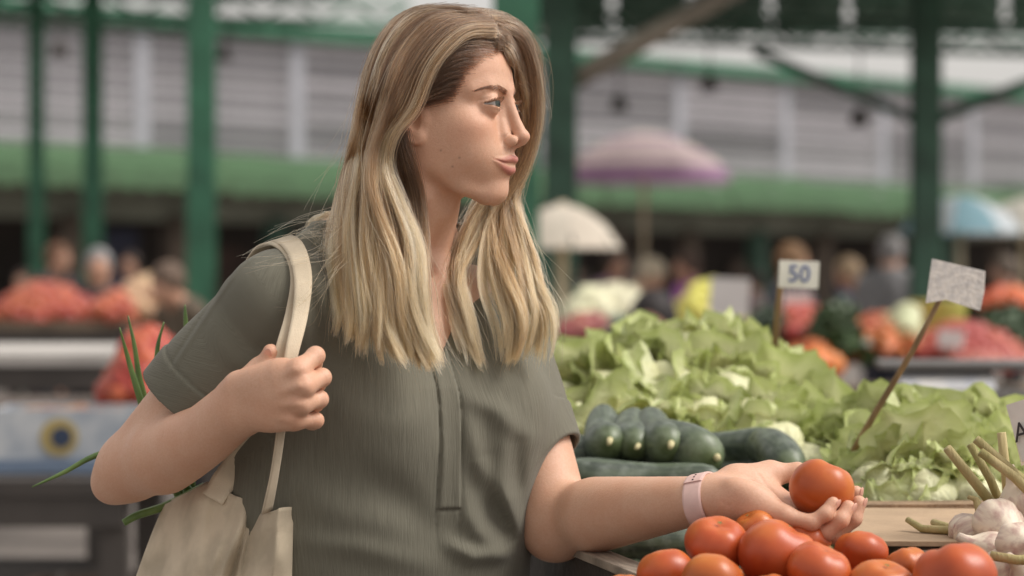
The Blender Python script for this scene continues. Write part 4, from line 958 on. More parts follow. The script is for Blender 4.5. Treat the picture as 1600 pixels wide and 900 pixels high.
# ---- head in its own frame, cm: x forward, y to her left, z up, origin between the ears at eye level
EYE = np.array([7.25, 3.0, 0.0], np.float32); ER_ = 1.26
def lid_u(u): return 0.44 * np.clip(1 - (np.abs(u + 0.10) / 1.52) ** 2.3, -1, 1) + 0.09 * (u / 1.5)
def lid_l(u): return -0.32 * np.clip(1 - (np.abs(u) / 1.52) ** 2.0, -1, 1) + 0.09 * (u / 1.5)
def seg(p, *a): return chain(p, [np.array(v[:3], np.float32) for v in a], [v[3] for v in a])
def head_base(p):
    d = ell(p, (-0.4, 0, 2.7), (7.8, 6.9, 7.4))
    d = smin(d, ell(p, (2.2, 0, 3.3), (6.5, 6.1, 6.0)), 2.2)
    d = smin(d, ell(p, (2.7, 0, -3.8), (5.3, 5.5, 6.0)), 1.8)
    d = smin(d, seg(p, (0.3, 5.4, -2.0, 1.0), (0.5, 4.9, -6.0, 1.1), (4.0, 3.4, -8.9, 0.95), (5.9, 1.2, -9.8, 0.9)), 2.0)
    d = smin(d, ell(p, (6.25, 0, -9.4), (1.75, 1.9, 1.5)), 1.5)
    d = smin(d, ell(p, (5.2, 4.0, -2.5), (2.2, 1.9, 1.7)), 2.2)
    d = smin(d, ell(p, (2.6, 4.6, -3.6), (3.0, 1.5, 3.4)), 2.0)
    d = smin(d, ell(p, (5.7, 0, -6.1), (3.25, 3.0, 2.7)), 1.6)
    d = smin(d, ell(p, (4.9, 2.9, -5.3), (2.5, 2.3, 2.6)), 1.8)
    return smin(d, seg(p, (7.9, 0.9, 1.75, 0.70), (7.15, 3.2, 1.90, 0.66), (5.9, 4.5, 1.5, 0.5)), 1.3)
def surf_x(y, z):
    x = np.arange(5.0, 11.0, 0.01, dtype=np.float32)
    d = head_base(np.stack([x, np.full_like(x, y), np.full_like(x, z)], 1))
    return float(x[np.argmax(d > 0)])
def on(y, z, dx, r): return (surf_x(y, z) + dx, y, z, r)
LIP_U = (on(3.25, -6.05, -0.12, 0.08), on(1.9, -6.16, -0.08, 0.30), on(0.75, -5.98, -0.10, 0.42), on(0.0, -6.06, -0.08, 0.40))
LIP_L = (on(3.10, -6.18, -0.12, 0.08), on(1.70, -6.92, -0.14, 0.34), on(0.60, -7.24, -0.22, 0.46), on(0.0, -7.27, -0.20, 0.47))
LIP_M = (on(3.45, -6.02, 0.06, 0.07), on(2.0, -6.44, 0.17, 0.08), on(0.70, -6.58, 0.28, 0.07), on(0.0, -6.62, 0.30, 0.07))
def head_sdf(q):
    p = q.copy(); p[:, 1] = np.abs(p[:, 1])
    x, y, z = p[:, 0], p[:, 1], p[:, 2]
    d = head_base(p)
    # eye sockets, lids
    d = smax(d, -ell(p, (8.95, 2.6, 0.0), (1.4, 1.85, 1.02)), 1.1)
    e = np.sqrt(((p - EYE) ** 2).sum(1)) - (ER_ + 0.13)
    d = smin(d, e, 0.5)
    u = y - EYE[1]; w = z - EYE[2]
    zu, zl = lid_u(u), lid_l(u)
    front = sstep(6.0, 6.8, x)
    d = d + 0.10 * np.exp(-((w - zu - 0.36) / 0.11) ** 2) * np.exp(-(u / 1.5) ** 4) * front
    d = d + 0.05 * np.exp(-((w - zl + 0.45) / 0.15) ** 2) * np.exp(-((u + 0.2) / 1.3) ** 4) * front
    op = np.maximum(np.maximum(w - zu, zl - w), 7.15 - x)
    d = smax(d, -op, 0.06)
    # nose
    n = seg(p, (8.25, 0, 1.5, 0.60), (8.72, 0, 0.0, 0.58), (9.30, 0, -1.7, 0.58), (9.95, 0, -3.35, 0.70))
    n = smin(n, ell(p, (10.12, 0, -3.55), (0.76, 0.80, 0.70)), 0.4)
    n = smin(n, seg(p, (7.6, 0.5, 0.2, 0.40), (7.8, 0.7, -1.4, 0.48), (8.25, 1.0, -3.2, 0.62)), 1.1)
    wing = ell(p, (8.95, 1.08, -3.98), (0.90, 0.54, 0.64))
    n = smin(n, wing, 0.36)
    n = smin(n, seg(p, (10.05, 0, -4.15, 0.36), (8.8, 0, -4.65, 0.34)), 0.3)
    d = smin(d, n, 0.75)
    d = d + 0.055 * np.exp(-((wing - 0.13) / 0.11) ** 2) * sstep(9.25, 8.7, x) * sstep(-4.75, -4.4, z) * sstep(-2.7, -3.3, z)
    d = smax(d, -ell(p, (9.25, 0.62, -4.86), (0.62, 0.30, 0.36)), 0.16)
    # lips
    d = smin(d, seg(p, *LIP_U), 0.30); d = smin(d, seg(p, *LIP_L), 0.34)
    d = smax(d, -seg(p, *LIP_M), 0.14)
    d = d + 0.06 * np.exp(-(y / 0.28) ** 2) * np.exp(-((z + 5.3) / 0.5) ** 2) * sstep(7.5, 8.5, x)
    d = d + 0.08 * np.exp(-((z + 8.0) / 0.55) ** 2) * np.exp(-(y / 1.8) ** 2) * sstep(6.5, 7.5, x)
    # smile fold
    fl = seg(p, (7.9, 1.9, -4.2, 0.0), (7.2, 2.9, -5.3, 0.0), (6.6, 3.5, -6.4, 0.0))
    d = d + 0.06 * np.exp(-(fl / 0.4) ** 2)
    # ear
    R = axes((0.90, -0.42, 0.12), up=(0.10, 0.0, 1.0))
    ear = ell(p, (-0.45, 7.0, -1.15), (1.75, 0.45, 3.05), R)
    ear = smin(ear, ell(p, (0.25, 6.7, -3.4), (0.70, 0.42, 0.80)), 0.5)
    rim = np.abs(ell(p, (-0.45, 7.0, -1.15), (1.55, 2.5, 2.85), R)) - 0.18
    ear = smax(ear, -ell(p, (0.05, 7.45, -1.5), (0.80, 0.85, 1.25)), 0.2)
    ear = smax(ear, -ell(p, (-0.5, 7.65, 0.7), (0.95, 0.55, 0.9)), 0.3)
    ear = smin(ear, smax(rim, np.abs((p - np.array((-0.45, 7.05, -1.15), np.float32)) @ R[:, 1].astype(np.float32)) - 0.32, 0.2), 0.2)
    ear = smin(ear, ell(p, (0.9, 6.45, -1.5), (0.45, 0.35, 0.6)), 0.3)
    return smin(d, ear, 0.35)

HEAD_PX = (684, 173, 2.72); HS = 0.0099
H = np.array(P(*HEAD_PX), np.float64)
_al = math.radians(19)
HR = (Matrix.Rotation(-_al, 3, 'Z') @ Matrix.Rotation(math.radians(-2.0), 3, 'Y') @ Matrix.Rotation(math.radians(0.0), 3, 'X'))
HRn = np.array(HR, np.float64)                      # columns: local axes in world
def h2w(v): return H + (HRn @ (np.asarray(v, np.float64) * HS))
def w2h(p): return ((p - H.astype(np.float32)) @ HRn.astype(np.float32)) / HS

YAW = math.radians(32)
Fd = np.array((math.sin(YAW), -math.cos(YAW), 0.0)); Ld = np.array((math.cos(YAW), math.sin(YAW), 0.0)); Ud = np.array((0, 0, 1.0))
BR = np.stack([Fd, Ld, Ud], 1)                      # body frame axes
NB = np.array((-0.128, 2.775, 1.325))               # base of the neck
def b2w(f, l, z): return NB + Fd * f + Ld * l + Ud * (z - NB[2])
def w2b(p): return np.stack([(p[:, 0] - NB[0]) * Fd[0] + (p[:, 1] - NB[1]) * Fd[1], (p[:, 0] - NB[0]) * Ld[0] + (p[:, 1] - NB[1]) * Ld[1], p[:, 2]], 1).astype(np.float32)
def W(px, py, Y): return np.array(P(px, py, Y))
# joints
SR = W(434, 484, 2.66); ER = W(206, 729, 2.735); WR = W(368, 636, 2.57)
SL = W(780, 508, 2.87); EL = W(874, 812, 2.76); WL = W(1098, 781, 2.585)

def torso_sdf(p, ease):
    b = w2b(p); f, l, z = b[:, 0], b[:, 1], b[:, 2]
    zs = np.array([0.70, 0.80, 0.90, 0.98, 1.05, 1.12, 1.19, 1.26, 1.31, 1.345])
    aa = np.array([0.115, 0.118, 0.108, 0.100, 0.100, 0.104, 0.104, 0.092, 0.072, 0.045])
    bb = np.array([0.180, 0.178, 0.152, 0.136, 0.138, 0.148, 0.156, 0.158, 0.140, 0.080])
    cf = np.array([-0.03, -0.03, -0.02, -0.012, -0.01, -0.008, -0.008, -0.012, -0.016, -0.018])
    A = np.interp(z, zs, aa) + ease; Bb = np.interp(z, zs, bb) + ease; c = np.interp(z, zs, cf)
    k = np.sqrt(((f - c) / A) ** 2 + (l / Bb) ** 2)
    d = (k - 1) * np.minimum(A, Bb) * 0.9
    return np.maximum(d, np.maximum(z - 1.37, 0.70 - z)).astype(np.float32)

def arm_right(p):
    d = limb(p, (*SR, 0.048), (*(SR * 0.6 + ER * 0.4), 0.047), (*(SR * 0.2 + ER * 0.8), 0.0410), (*ER, 0.036))
    ax = (WR - ER) / np.linalg.norm(WR - ER)
    mid = ER + ax * 0.075 + np.array((0.0, 0.0, 0.002)); m2 = ER + ax * 0.165
    sg_ = np.array((0, 0, -1.0))
    fo = limb(p, (*ER, 0.0385), (*(ER + ax * 0.055 + sg_ * 0.008), 0.0375), (*(ER + ax * 0.11 + sg_ * 0.013), 0.0325), (*(m2 + sg_ * 0.012), 0.0270), (*(WR + sg_ * 0.003), 0.0240))
    d = smin(d, fo, 0.012)
    el = W(172, 758, 2.752)
    d = smin(d, np.sqrt(((p - el.astype(np.float32)) ** 2).sum(1)) - 0.0195, 0.028)
    side = np.cross(ax, np.array((0.1, -1, 0.25))); side /= np.linalg.norm(side)
    for s in (-1, 1):
        d = smin(d, seg(p, (*(mid + side * 0.004 * s + sg_ * 0.010), 0.032), (*(m2 + side * 0.006 * s + sg_ * 0.011), 0.0225), (*(WR + side * 0.009 * s + sg_ * 0.002), 0.0185)), 0.022)
    # ulna head and a tendon line
    ul = WR - side * -0.016 + np.array((0, -0.016, 0)) - ax * 0.012
    d = d - 0.0022 * np.exp(-(((p - ul.astype(np.float32)) ** 2).sum(1)) / 0.0085 ** 2)
    return d

def finger(p, pts, r0, r1, knob=0.0005):
    pts = [np.array(a, np.float32) for a in pts]
    n = len(pts); rs = [r0 + (r1 - r0) * i / (n - 1) for i in range(n)]
    d = None
    for i in range(n - 1):
        mid = (pts[i] + pts[i + 1]) / 2
        rm = (rs[i] + rs[i + 1]) / 2 - knob * 0.5
        e = np.minimum(cone(p, pts[i], mid, rs[i], rm), cone(p, mid, pts[i + 1], rm, rs[i + 1]))
        d = e if d is None else smin(d, e, 0.004)
    return d

# right fist round the bag straps
RH = dict(
    idx=[W(467, 578, 2.512), W(493, 556, 2.533), W(490, 568, 2.562), W(469, 578, 2.566)],
    mid=[W(475, 604, 2.506), W(503, 590, 2.532), W(496, 600, 2.564), W(471, 604, 2.568)],
    rng=[W(470, 632, 2.510), W(499, 624, 2.533), W(493, 631, 2.563), W(469, 631, 2.566)],
    pky=[W(459, 657, 2.520), W(493, 657, 2.536), W(488, 660, 2.560), W(467, 657, 2.562)],
    thm=[W(385, 606, 2.568), W(407, 578, 2.572), W(421, 560, 2.566), W(423, 550, 2.562)])
def hand_right(p):
    wr = WR
    d = None
    for k, r0, r1 in (('idx', .0104, .0080), ('mid', .0104, .0080), ('rng', .0099, .0077), ('pky', .0090, .0070)):
        e = finger(p, RH[k], r0, r1); d = e if d is None else smin(d, e, 0.0026)
    pal = None
    up_ = np.array((-0.38, -0.1, 0.92)); ax_r = (WR - ER) / np.linalg.norm(WR - ER)
    for k, r, t in (('idx', .0112, 0.020), ('mid', .0118, 0.007), ('rng', .0114, -0.006), ('pky', .0108, -0.018)):
        st = wr + ax_r * 0.022 + np.array((0.0, -0.002, 0)) + up_ * t * 0.9
        kn = RH[k][0] + np.array((-0.002, 0.004, 0))
        e = limb(p, (*st, 0.0160), (*(st * 0.5 + kn * 0.5 + np.array((0, -0.003, 0))), 0.0160), (*kn, r), n=3); pal = e if pal is None else smin(pal, e, 0.012)
    th = finger(p, RH['thm'], .0125, .0086, 0.0006)
    pal = smin(pal, limb(p, (*(wr + np.array((0.014, -0.004, 0.004))), 0.018), (*RH['thm'][0], 0.0155), (*RH['thm'][1], 0.0125), n=3), 0.014)
    pal = smin(pal, seg(p, (*(RH['thm'][1] + np.array((0, 0, -0.006))), 0.012), (*(RH['idx'][0] + np.array((-0.020, 0.014, -0.002))), 0.011)), 0.014)
    d = smin(d, pal, 0.008)
    d = smin(d, th, 0.006)
    # extensor tendons over the back of the hand, hollows between the knuckles
    for k, a in (('idx', .0019), ('mid', .0023), ('rng', .0022), ('pky', .0016)):
        kn = RH[k][0]; st = wr + (kn - wr) * 0.30 + np.array((0.0, -0.016, 0.0))
        tt = seg(p, (*st, 0.0), (*(kn + np.array((-0.004, -0.011, 0.001))), 0.0))
        d = d - a * np.exp(-(tt / 0.0036) ** 2)
        kk = np.sqrt(((p - (kn + np.array((0.002, -0.009, 0))).astype(np.float32)) ** 2).sum(1))
        d = d - 0.0011 * np.exp(-(kk / 0.0060) ** 2)
    ks = [RH[k][0] for k in ('idx', 'mid', 'rng', 'pky')]
    for a, b2 in zip(ks[:-1], ks[1:]):
        m = (a + b2) / 2 + np.array((-0.003, -0.010, 0))
        tt = seg(p, (*m, 0), (*(m + np.array((-0.016, 0.001, 0.0))), 0))
        d = d + 0.0003 * np.exp(-(tt / 0.0060) ** 2)
    return d

def arm_left(p):
    d = limb(p, (*SL, 0.046), (*(SL * 0.5 + EL * 0.5), 0.0415), (*(EL + np.array((-0.006, 0, 0.01))), 0.0390))
    ax = (WL - EL) / np.linalg.norm(WL - EL)
    m1 = EL + ax * 0.065; m2 = EL + ax * 0.165
    fo = limb(p, (*EL, 0.0385), (*m1, 0.0370), (*m2, 0.0270), (*WL, 0.0210))
    d = smin(d, fo, 0.014)
    d = smin(d, np.sqrt(((p - (EL + np.array((-0.006, 0.010, -0.014))).astype(np.float32)) ** 2).sum(1)) - 0.032, 0.03)
    side = np.cross(ax, np.array((0.0, -0.25, 1.0))); side /= np.linalg.norm(side)
    for s in (-1, 1):
        d = smin(d, limb(p, (*(m1 + side * 0.003 * s), 0.0345), (*(m2 + side * 0.006 * s), 0.0245), (*(WL + side * 0.008 * s), 0.0180), (*(WL + ax * 0.02 + np.array((0.012, 0, 0)) + side * 0.010 * s), 0.0175), n=3), 0.018)
    return d
LH = dict(
    pky=[W(1226, 806, 2.530), W(1268, 817, 2.522), W(1290, 803, 2.520), W(1301, 786, 2.524)],
    rng=[W(1238, 812, 2.552), W(1292, 832, 2.530), W(1314, 812, 2.524), W(1325, 793, 2.530)],
    mid=[W(1246, 812, 2.574), W(1305, 836, 2.556), W(1334, 810, 2.550), W(1342, 786, 2.552)],
    idx=[W(1250, 806, 2.596), W(1306, 826, 2.592), W(1332, 800, 2.590), W(1337, 770, 2.588)],
    thm=[W(1150, 756, 2.612), W(1203, 741, 2.628), W(1246, 738, 2.628), W(1272, 744, 2.618)])
def hand_left(p):
    d = None
    for k, r0, r1 in (('pky', .0090, .0070), ('rng', .0098, .0078), ('mid', .0100, .0080), ('idx', .0098, .0078)):
        e = finger(p, LH[k], r0, r1); d = e if d is None else smin(d, e, 0.002)
    pal = None
    for i, k in enumerate(('pky', 'rng', 'mid', 'idx')):
        st = WL + np.array((0.016, -0.016 + i * 0.011, 0.001 - 0.001 * i))
        kn = LH[k][0]
        md = st * 0.45 + kn * 0.55 + np.array((0, 0, -0.003 + (0.003 if i == 0 else 0)))
        e = seg(p, (*st, 0.0165), (*md, 0.0150), (*kn, 0.0108)); pal = e if pal is None else smin(pal, e, 0.010)
    # heel of the hand under the little finger, ball of the thumb
    pal = smin(pal, ell(p, W(1172, 772, 2.548), (0.028, 0.013, 0.013), axes((0.9, 0.0, -0.42))), 0.022)
    for a_, b_ in (('thm', 'idx'), ('thm', 'mid')):
        pal = smin(pal, limb(p, (*LH['thm'][0], 0.015), (*(LH['thm'][1] * 0.5 + LH[b_][0] * 0.5 + np.array((-0.012, -0.004, -0.002))), 0.0125), (*LH[b_][0], 0.0105), n=3), 0.014)
    pal = smin(pal, seg(p, (*(WL + np.array((0.012, 0.012, 0.006))), 0.017), (*LH['thm'][0], 0.0175), (*LH['thm'][1], 0.0140)), 0.016)
    th = finger(p, LH['thm'], .0145, .0085, 0.0006)
    d = smin(d, pal, 0.007)
    d = smin(d, th, 0.008)
    for c, a, r in ((W(1238, 796, 2.519), 0.0012, 0.0022), (W(1247, 803, 2.517), 0.001, 0.002), (W(1270, 806, 2.515), 0.0009, 0.002)):
        kk = np.sqrt(((p - c.astype(np.float32)) ** 2).sum(1)); d = d + a * np.exp(-(kk / r) ** 2)
    for a, b2 in ((W(1150, 752, 2.57), W(1222, 786, 2.54)), (W(1186, 742, 2.60), W(1226, 790, 2.57))):
        tt = seg(p, (*a, 0.0), (*b2, 0.0)); d = d + 0.0012 * np.exp(-(tt / 0.0022) ** 2)
    for c in (W(1136, 770, 2.56), W(1128, 766, 2.56)):
        tt = seg(p, (*(c + np.array((0, -0.02, -0.012))), 0), (*(c + np.array((0, 0.02, 0.012))), 0)); d = d + 0.0007 * np.exp(-(tt / 0.0022) ** 2)
    return d

def neck_sdf(p):
    a = h2w((-2.0, 0, -5.0)); m = h2w((-2.6, 0, -9.5)); n0 = b2w(-0.022, -0.010, 1.335)
    d = seg(p, (*a, 0.047), (*m, 0.0455), (*n0, 0.050))
    for s in (-1, 1):
        scm = seg(p, (*h2w((-2.4, s * 6.0, -4.5)), 0.012), (*h2w((-0.6, s * 4.2, -9.8)), 0.012), (*b2w(0.050, s * 0.016, 1.312), 0.008))
        d = smin(d, scm, 0.022)
        d = smin(d, seg(p, (*b2w(-0.030, s * 0.040, 1.355), 0.028), (*b2w(-0.022, s * (0.115 if s < 0 else 0.09), 1.320 if s < 0 else 1.305), 0.030 if s < 0 else 0.022), (*b2w(-0.01, s * (0.16 if s < 0 else 0.10), 1.306 if s < 0 else 1.28), 0.028 if s < 0 else 0.02)), 0.035)
        d = smin(d, seg(p, (*b2w(0.052, s * 0.020, 1.302), 0.0085), (*b2w(0.036, s * 0.08, 1.308), 0.008), (*b2w(0.01, s * 0.11, 1.305), 0.008)), 0.018)
    return d
def chest_sdf(p):
    d = torso_sdf(p, -0.006)
    return smin(d, ell(p, b2w(0.0, 0, 1.20), (0.088, 0.140, 0.13), BR), 0.05)
def upper_body(p):
    hd = head_sdf(w2h(p)) * HS
    d = smin(hd, neck_sdf(p), 0.014)
    # soft hollow under the jaw and at the throat
    c = b2w(0.060, 0, 1.317).astype(np.float32)
    d = smin(d, chest_sdf(p), 0.035)
    return d + 0.006 * np.exp(-(np.sqrt(((p - c) ** 2).sum(1)) / 0.011) ** 2)

if 'woman' in PARTS:
    woman = empty('person', (float(NB[0]), float(NB[1]), 0.0), 0.0,
                  'blonde woman in olive blouse holding a tomato, canvas bag on her shoulder', 'person')
    wm = Matrix.Translation(-Vector(woman.location))
    def wpart(name, verts, faces, mt, parent=None, smooth=True):
        me = mesh_from(name, np.asarray(verts) - np.array(woman.location), faces, smooth)
        return mesh_obj(name, me, mt, parent or woman)
    pieces = []
    lo = h2w((0, 0, 0)) + np.array((-0.17, -0.16, -0.335)); hi = h2w((0, 0, 0)) + np.array((0.17, 0.17, 0.115))
    pieces.append((upper_body, lo, hi, 0.0011))
    fr = lambda p: smin(arm_right(p), hand_right(p), 0.018)
    allp = np.array([SR, ER, WR] + [a for k in RH.values() for a in k])
    pieces.append((fr, allp.min(0) - 0.07, allp.max(0) + 0.07, 0.0014))
    fl_ = lambda p: smin(arm_left(p), hand_left(p), 0.016)
    allp = np.array([SL, EL, WL] + [a for k in LH.values() for a in k])
    pieces.append((fl_, allp.min(0) - 0.07, allp.max(0) + 0.07, 0.0014))
    def low(p):
        d = torso_sdf(p, -0.004)
        for s in (-1, 1):
            d = smin(d, seg(p, (*b2w(-0.025, s * 0.085, 0.84), 0.088), (*b2w(-0.01, s * 0.085, 0.46), 0.055), (*b2w(-0.03, s * 0.085, 0.10), 0.036)), 0.03)
            d = smin(d, seg(p, (*b2w(-0.04, s * 0.085, 0.05), 0.035), (*b2w(0.13, s * 0.10, 0.03), 0.028)), 0.02)
        return d
    pieces.append((low, b2w(0, 0, 0.55) + np.array((-0.26, -0.26, -0.56)), b2w(0, 0, 1.24) + np.array((0.26, 0.26, 0.02)), 0.007))
    VV, FF, off = [], [], 0
    for f, lo, hi, h in pieces:
        v, q = sdf_mesh(f, lo, hi, h)
        VV.append(v); FF.append(q + off); off += len(v)
    V = np.concatenate(VV); Fq = np.concatenate(FF)
    hv = w2h(V.astype(np.float32)); hx, hy, hz = hv[:, 0], np.abs(hv[:, 1]), hv[:, 2]
    inh = (np.sqrt((hv ** 2).sum(1)) < 16).astype(float)
    pp = hv.copy(); pp[:, 1] = hy
    dl = np.minimum(seg(pp, *[(a_, b_ * 0.97, c_, r_ + 0.0) for a_, b_, c_, r_ in LIP_U]), seg(pp, *[(a_, b_ * 0.97, c_, r_ + 0.02) for a_, b_, c_, r_ in LIP_L]))
    lip = sstep(0.16, -0.02, dl) * inh
    blush = np.exp(-(((hx - 6.2) / 2.0) ** 2 + ((hy - 4.6) / 2.2) ** 2 + ((hz + 2.9) / 1.6) ** 2)) * inh
    blush += 0.6 * np.exp(-(((hx - 10.6) / 1.1) ** 2 + (hy / 1.2) ** 2 + ((hz + 3.6) / 0.9) ** 2)) * inh
    blush += 0.5 * np.exp(-(((hx + 0.5) / 1.6) ** 2 + ((hy - 7.2) / 1.0) ** 2 + ((hz + 2.5) / 2.6) ** 2)) * inh
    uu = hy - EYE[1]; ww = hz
    lid_shade_line = np.exp(-((ww - lid_u(uu) - 0.05) / 0.12) ** 2) * (np.abs(uu) < 1.5) * (hx > 7.2) * inh  # lash line plus upper-lid shade, painted into the skin colour
    dark = np.clip(lid_shade_line * 1.2, 0, 1)
    dark += 0.5 * np.exp(-(((hx - 9.3) / 0.55) ** 2 + ((hy - 0.72) / 0.25) ** 2 + ((hz + 4.5) / 0.28) ** 2)) * inh  # nostril shade painted as darker skin
    # beauty spots on the right cheek
    for (a, b_, c_) in ((2.6, -5.5, -5.0), (4.6, -5.0, -5.9), (3.7, -5.0, -6.8)):
        dark += 0.7 * np.exp(-((hx - a) ** 2 + (hz - c_) ** 2) / 0.012) * (hv[:, 1] < -2) * inh
    # warmer knuckles and finger ends
    for kk in (RH, LH):
        for k in kk:
            for j in (0, 1, 3):
                blush += 0.45 * np.exp(-(((V - kk[k][j]) ** 2).sum(1)) / 0.011 ** 2)
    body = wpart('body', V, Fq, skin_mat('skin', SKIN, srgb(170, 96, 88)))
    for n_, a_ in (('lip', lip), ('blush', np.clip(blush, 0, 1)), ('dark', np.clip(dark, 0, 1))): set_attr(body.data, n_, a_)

    # ---- eyes
    em = bpy.data.materials.new('eye'); em.use_nodes = True
    N = em.node_tree.nodes; L = em.node_tree.links; b = N['Principled BSDF']
    tc = N.new('ShaderNodeTexCoord'); sp = N.new('ShaderNodeSeparateXYZ'); L.new(tc.outputs['Object'], sp.inputs[0])
    vm = N.new('ShaderNodeCombineXYZ'); L.new(sp.outputs['Y'], vm.inputs[0]); L.new(sp.outputs['Z'], vm.inputs[1])
    ln = N.new('ShaderNodeVectorMath'); ln.operation = 'LENGTH'; L.new(vm.outputs[0], ln.inputs[0])
    cr = N.new('ShaderNodeValToRGB'); cr.color_ramp.interpolation = 'LINEAR'
    els = cr.color_ramp.elements
    els[0].position = 0.0; els[0].color = (0.008, 0.008, 0.01, 1); els[1].position = 1.0; els[1].color = (0.36, 0.33, 0.31, 1)
    for pos, colr in ((0.17, (0.008, 0.008, 0.01, 1)), (0.21, (0.06, 0.07, 0.06, 1)), (0.40, (0.085, 0.10, 0.09, 1)), (0.47, (0.03, 0.035, 0.035, 1)), (0.53, (0.34, 0.31, 0.29, 1))):
        e_ = els.new(pos); e_.color = colr
    sc_ = N.new('ShaderNodeMath'); sc_.operation = 'MULTIPLY'; sc_.inputs[1].default_value = 1 / (ER_ * HS)
    L.new(ln.outputs['Value'], sc_.inputs[0]); L.new(sc_.outputs[0], cr.inputs[0]); L.new(cr.outputs[0], b.inputs['Base Color'])
    b.inputs['Roughness'].default_value = 0.08; b.inputs['Specular IOR Level'].default_value = 0.18; b.inputs['Subsurface Weight'].default_value = 0.05
    for s in (-1, 1):
        bm = bmesh.new(); bmesh.ops.create_uvsphere(bm, u_segments=40, v_segments=28, radius=ER_ * HS)
        for v in bm.verts:      # cornea bulge towards +X
            r = math.hypot(v.co.y, v.co.z)
            if v.co.x > 0 and r < 0.0052: v.co.x += 0.0009 * (1 - (r / 0.0052) ** 2)
        e = mesh_obj('eye', bm_mesh('eye', bm, True), em, woman)
        e.location = Vector(h2w((EYE[0], s * EYE[1], 0.02))) - woman.location
        gz = HR @ Matrix.Rotation(math.radians(-6), 3, 'Z') @ Matrix.Rotation(math.radians(-4), 3, 'Y')
        e.rotation_euler = gz.to_euler()

    # ---- nails of the hand with the tomato and of the right thumb
    nail = mat('nail', srgb(212, 162, 142), 0.3, 0.05, 40)
    def put_nail(tip, prev, outw, r):
        tip = np.array(tip); ax_ = tip - np.array(prev); ax_ /= np.linalg.norm(ax_)
        o_ = np.array(outw, float); o_ -= ax_ * (o_ @ ax_); o_ /= np.linalg.norm(o_)
        M = Matrix((Vector(ax_), Vector(np.cross(o_, ax_)), Vector(o_))).transposed().to_4x4()
        bm = bmesh.new(); bmesh.ops.create_uvsphere(bm, u_segments=16, v_segments=10, radius=1.0)
        for v in bm.verts: v.co = Vector((v.co.x * r * 0.80, v.co.y * r * 0.58, v.co.z * r * 0.16))
        e = mesh_obj('nail', bm_mesh('nail', bm, True), nail, woman)
        e.matrix_local = Matrix.Translation(Vector(tip + ax_ * r * 0.20 + o_ * r * 0.86) - woman.location) @ M
    for k, r in (('pky', .0070), ('rng', .0078), ('mid', .0080), ('idx', .0078)):
        put_nail(LH[k][3], LH[k][2], (0.75, -0.45, -0.1), r)
    put_nail(RH['thm'][3], RH['thm'][2], (-0.2, -1.0, 0.15), .0085)
# ================================================================ her blouse, trousers, shoes, watch, tomato
def px_line(pts, Y): return [np.array(P(a, b, Y)) for a, b in pts]
FOLDS = [  # (photo polyline, amplitude m, width m): ridges of cloth
    ([(722, 640), (745, 720), (790, 790), (812, 850)], 0.009, 0.013),
    ([(700, 690), (716, 770), (745, 830), (780, 868)], 0.008, 0.012),
    ([(790, 650), (788, 730), (800, 800), (815, 852)], 0.007, 0.013),
    ([(828, 690), (822, 770), (818, 850)], 0.005, 0.013),
    ([(758, 720), (775, 790), (800, 850)], -0.006, 0.011),
    ([(806, 700), (806, 790), (814, 850)], -0.004, 0.011),
    ([(700, 610), (770, 640), (830, 690)], 0.005, 0.012),
    ([(520, 620), (600, 650), (660, 655)], 0.003, 0.020),
    ([(470, 760), (540, 800), (640, 830)], 0.005, 0.022),
    ([(480, 840), (560, 850), (660, 880)], 0.005, 0.014),
    ([(560, 720), (640, 790), (700, 860)], -0.004, 0.020),
    ([(500, 420), (520, 480), (530, 540)], 0.004, 0.008),
    ([(480, 430), (500, 500), (505, 560)], -0.004, 0.007),
    ([(520, 410), (550, 470), (570, 540)], 0.003, 0.008),
    ([(700, 850), (740, 872), (800, 875)], 0.008, 0.010),
    ([(412, 386), (375, 412), (330, 474), (285, 545), (268, 572)], -0.0014, 0.0022),
    ([(418, 389), (381, 416), (336, 478), (291, 549), (274, 576)], 0.0014, 0.0030),
    ([(330, 500), (370, 560), (420, 590)], 0.0025, 0.012), ([(345, 470), (400, 540), (440, 560)], -0.002, 0.010),
]
FOLDW = [([np.array((P(a, b, 2.66).x, P(a, b, 2.66).z), np.float32) for a, b in pl], am, wd) for pl, am, wd in FOLDS]
def fold_disp(p):
    q = p[:, (0, 2)]; tot = np.zeros(len(p), np.float32)
    for pl, am, wd in FOLDW:
        best = None; n = len(pl) - 1
        for i in range(n):
            a, b = pl[i], pl[i + 1]; ab = b - a
            t = np.clip(((q - a) @ ab) / float(ab @ ab), 0, 1)
            d = np.sqrt((((q - a) - t[:, None] * ab) ** 2).sum(1))
            g = np.exp(-(d / wd) ** 2) * np.sin(np.pi * np.clip((i + t) / n * 0.86 + 0.07, 0, 1)) ** 0.7
            best = g if best is None else np.maximum(best, g)
        tot += am * 1.1 * best
    return tot
RAX = (ER - SR) / np.linalg.norm(ER - SR); LAX = (EL - SL) / np.linalg.norm(EL - SL)
RCUT, LCUT = 0.168, 0.168
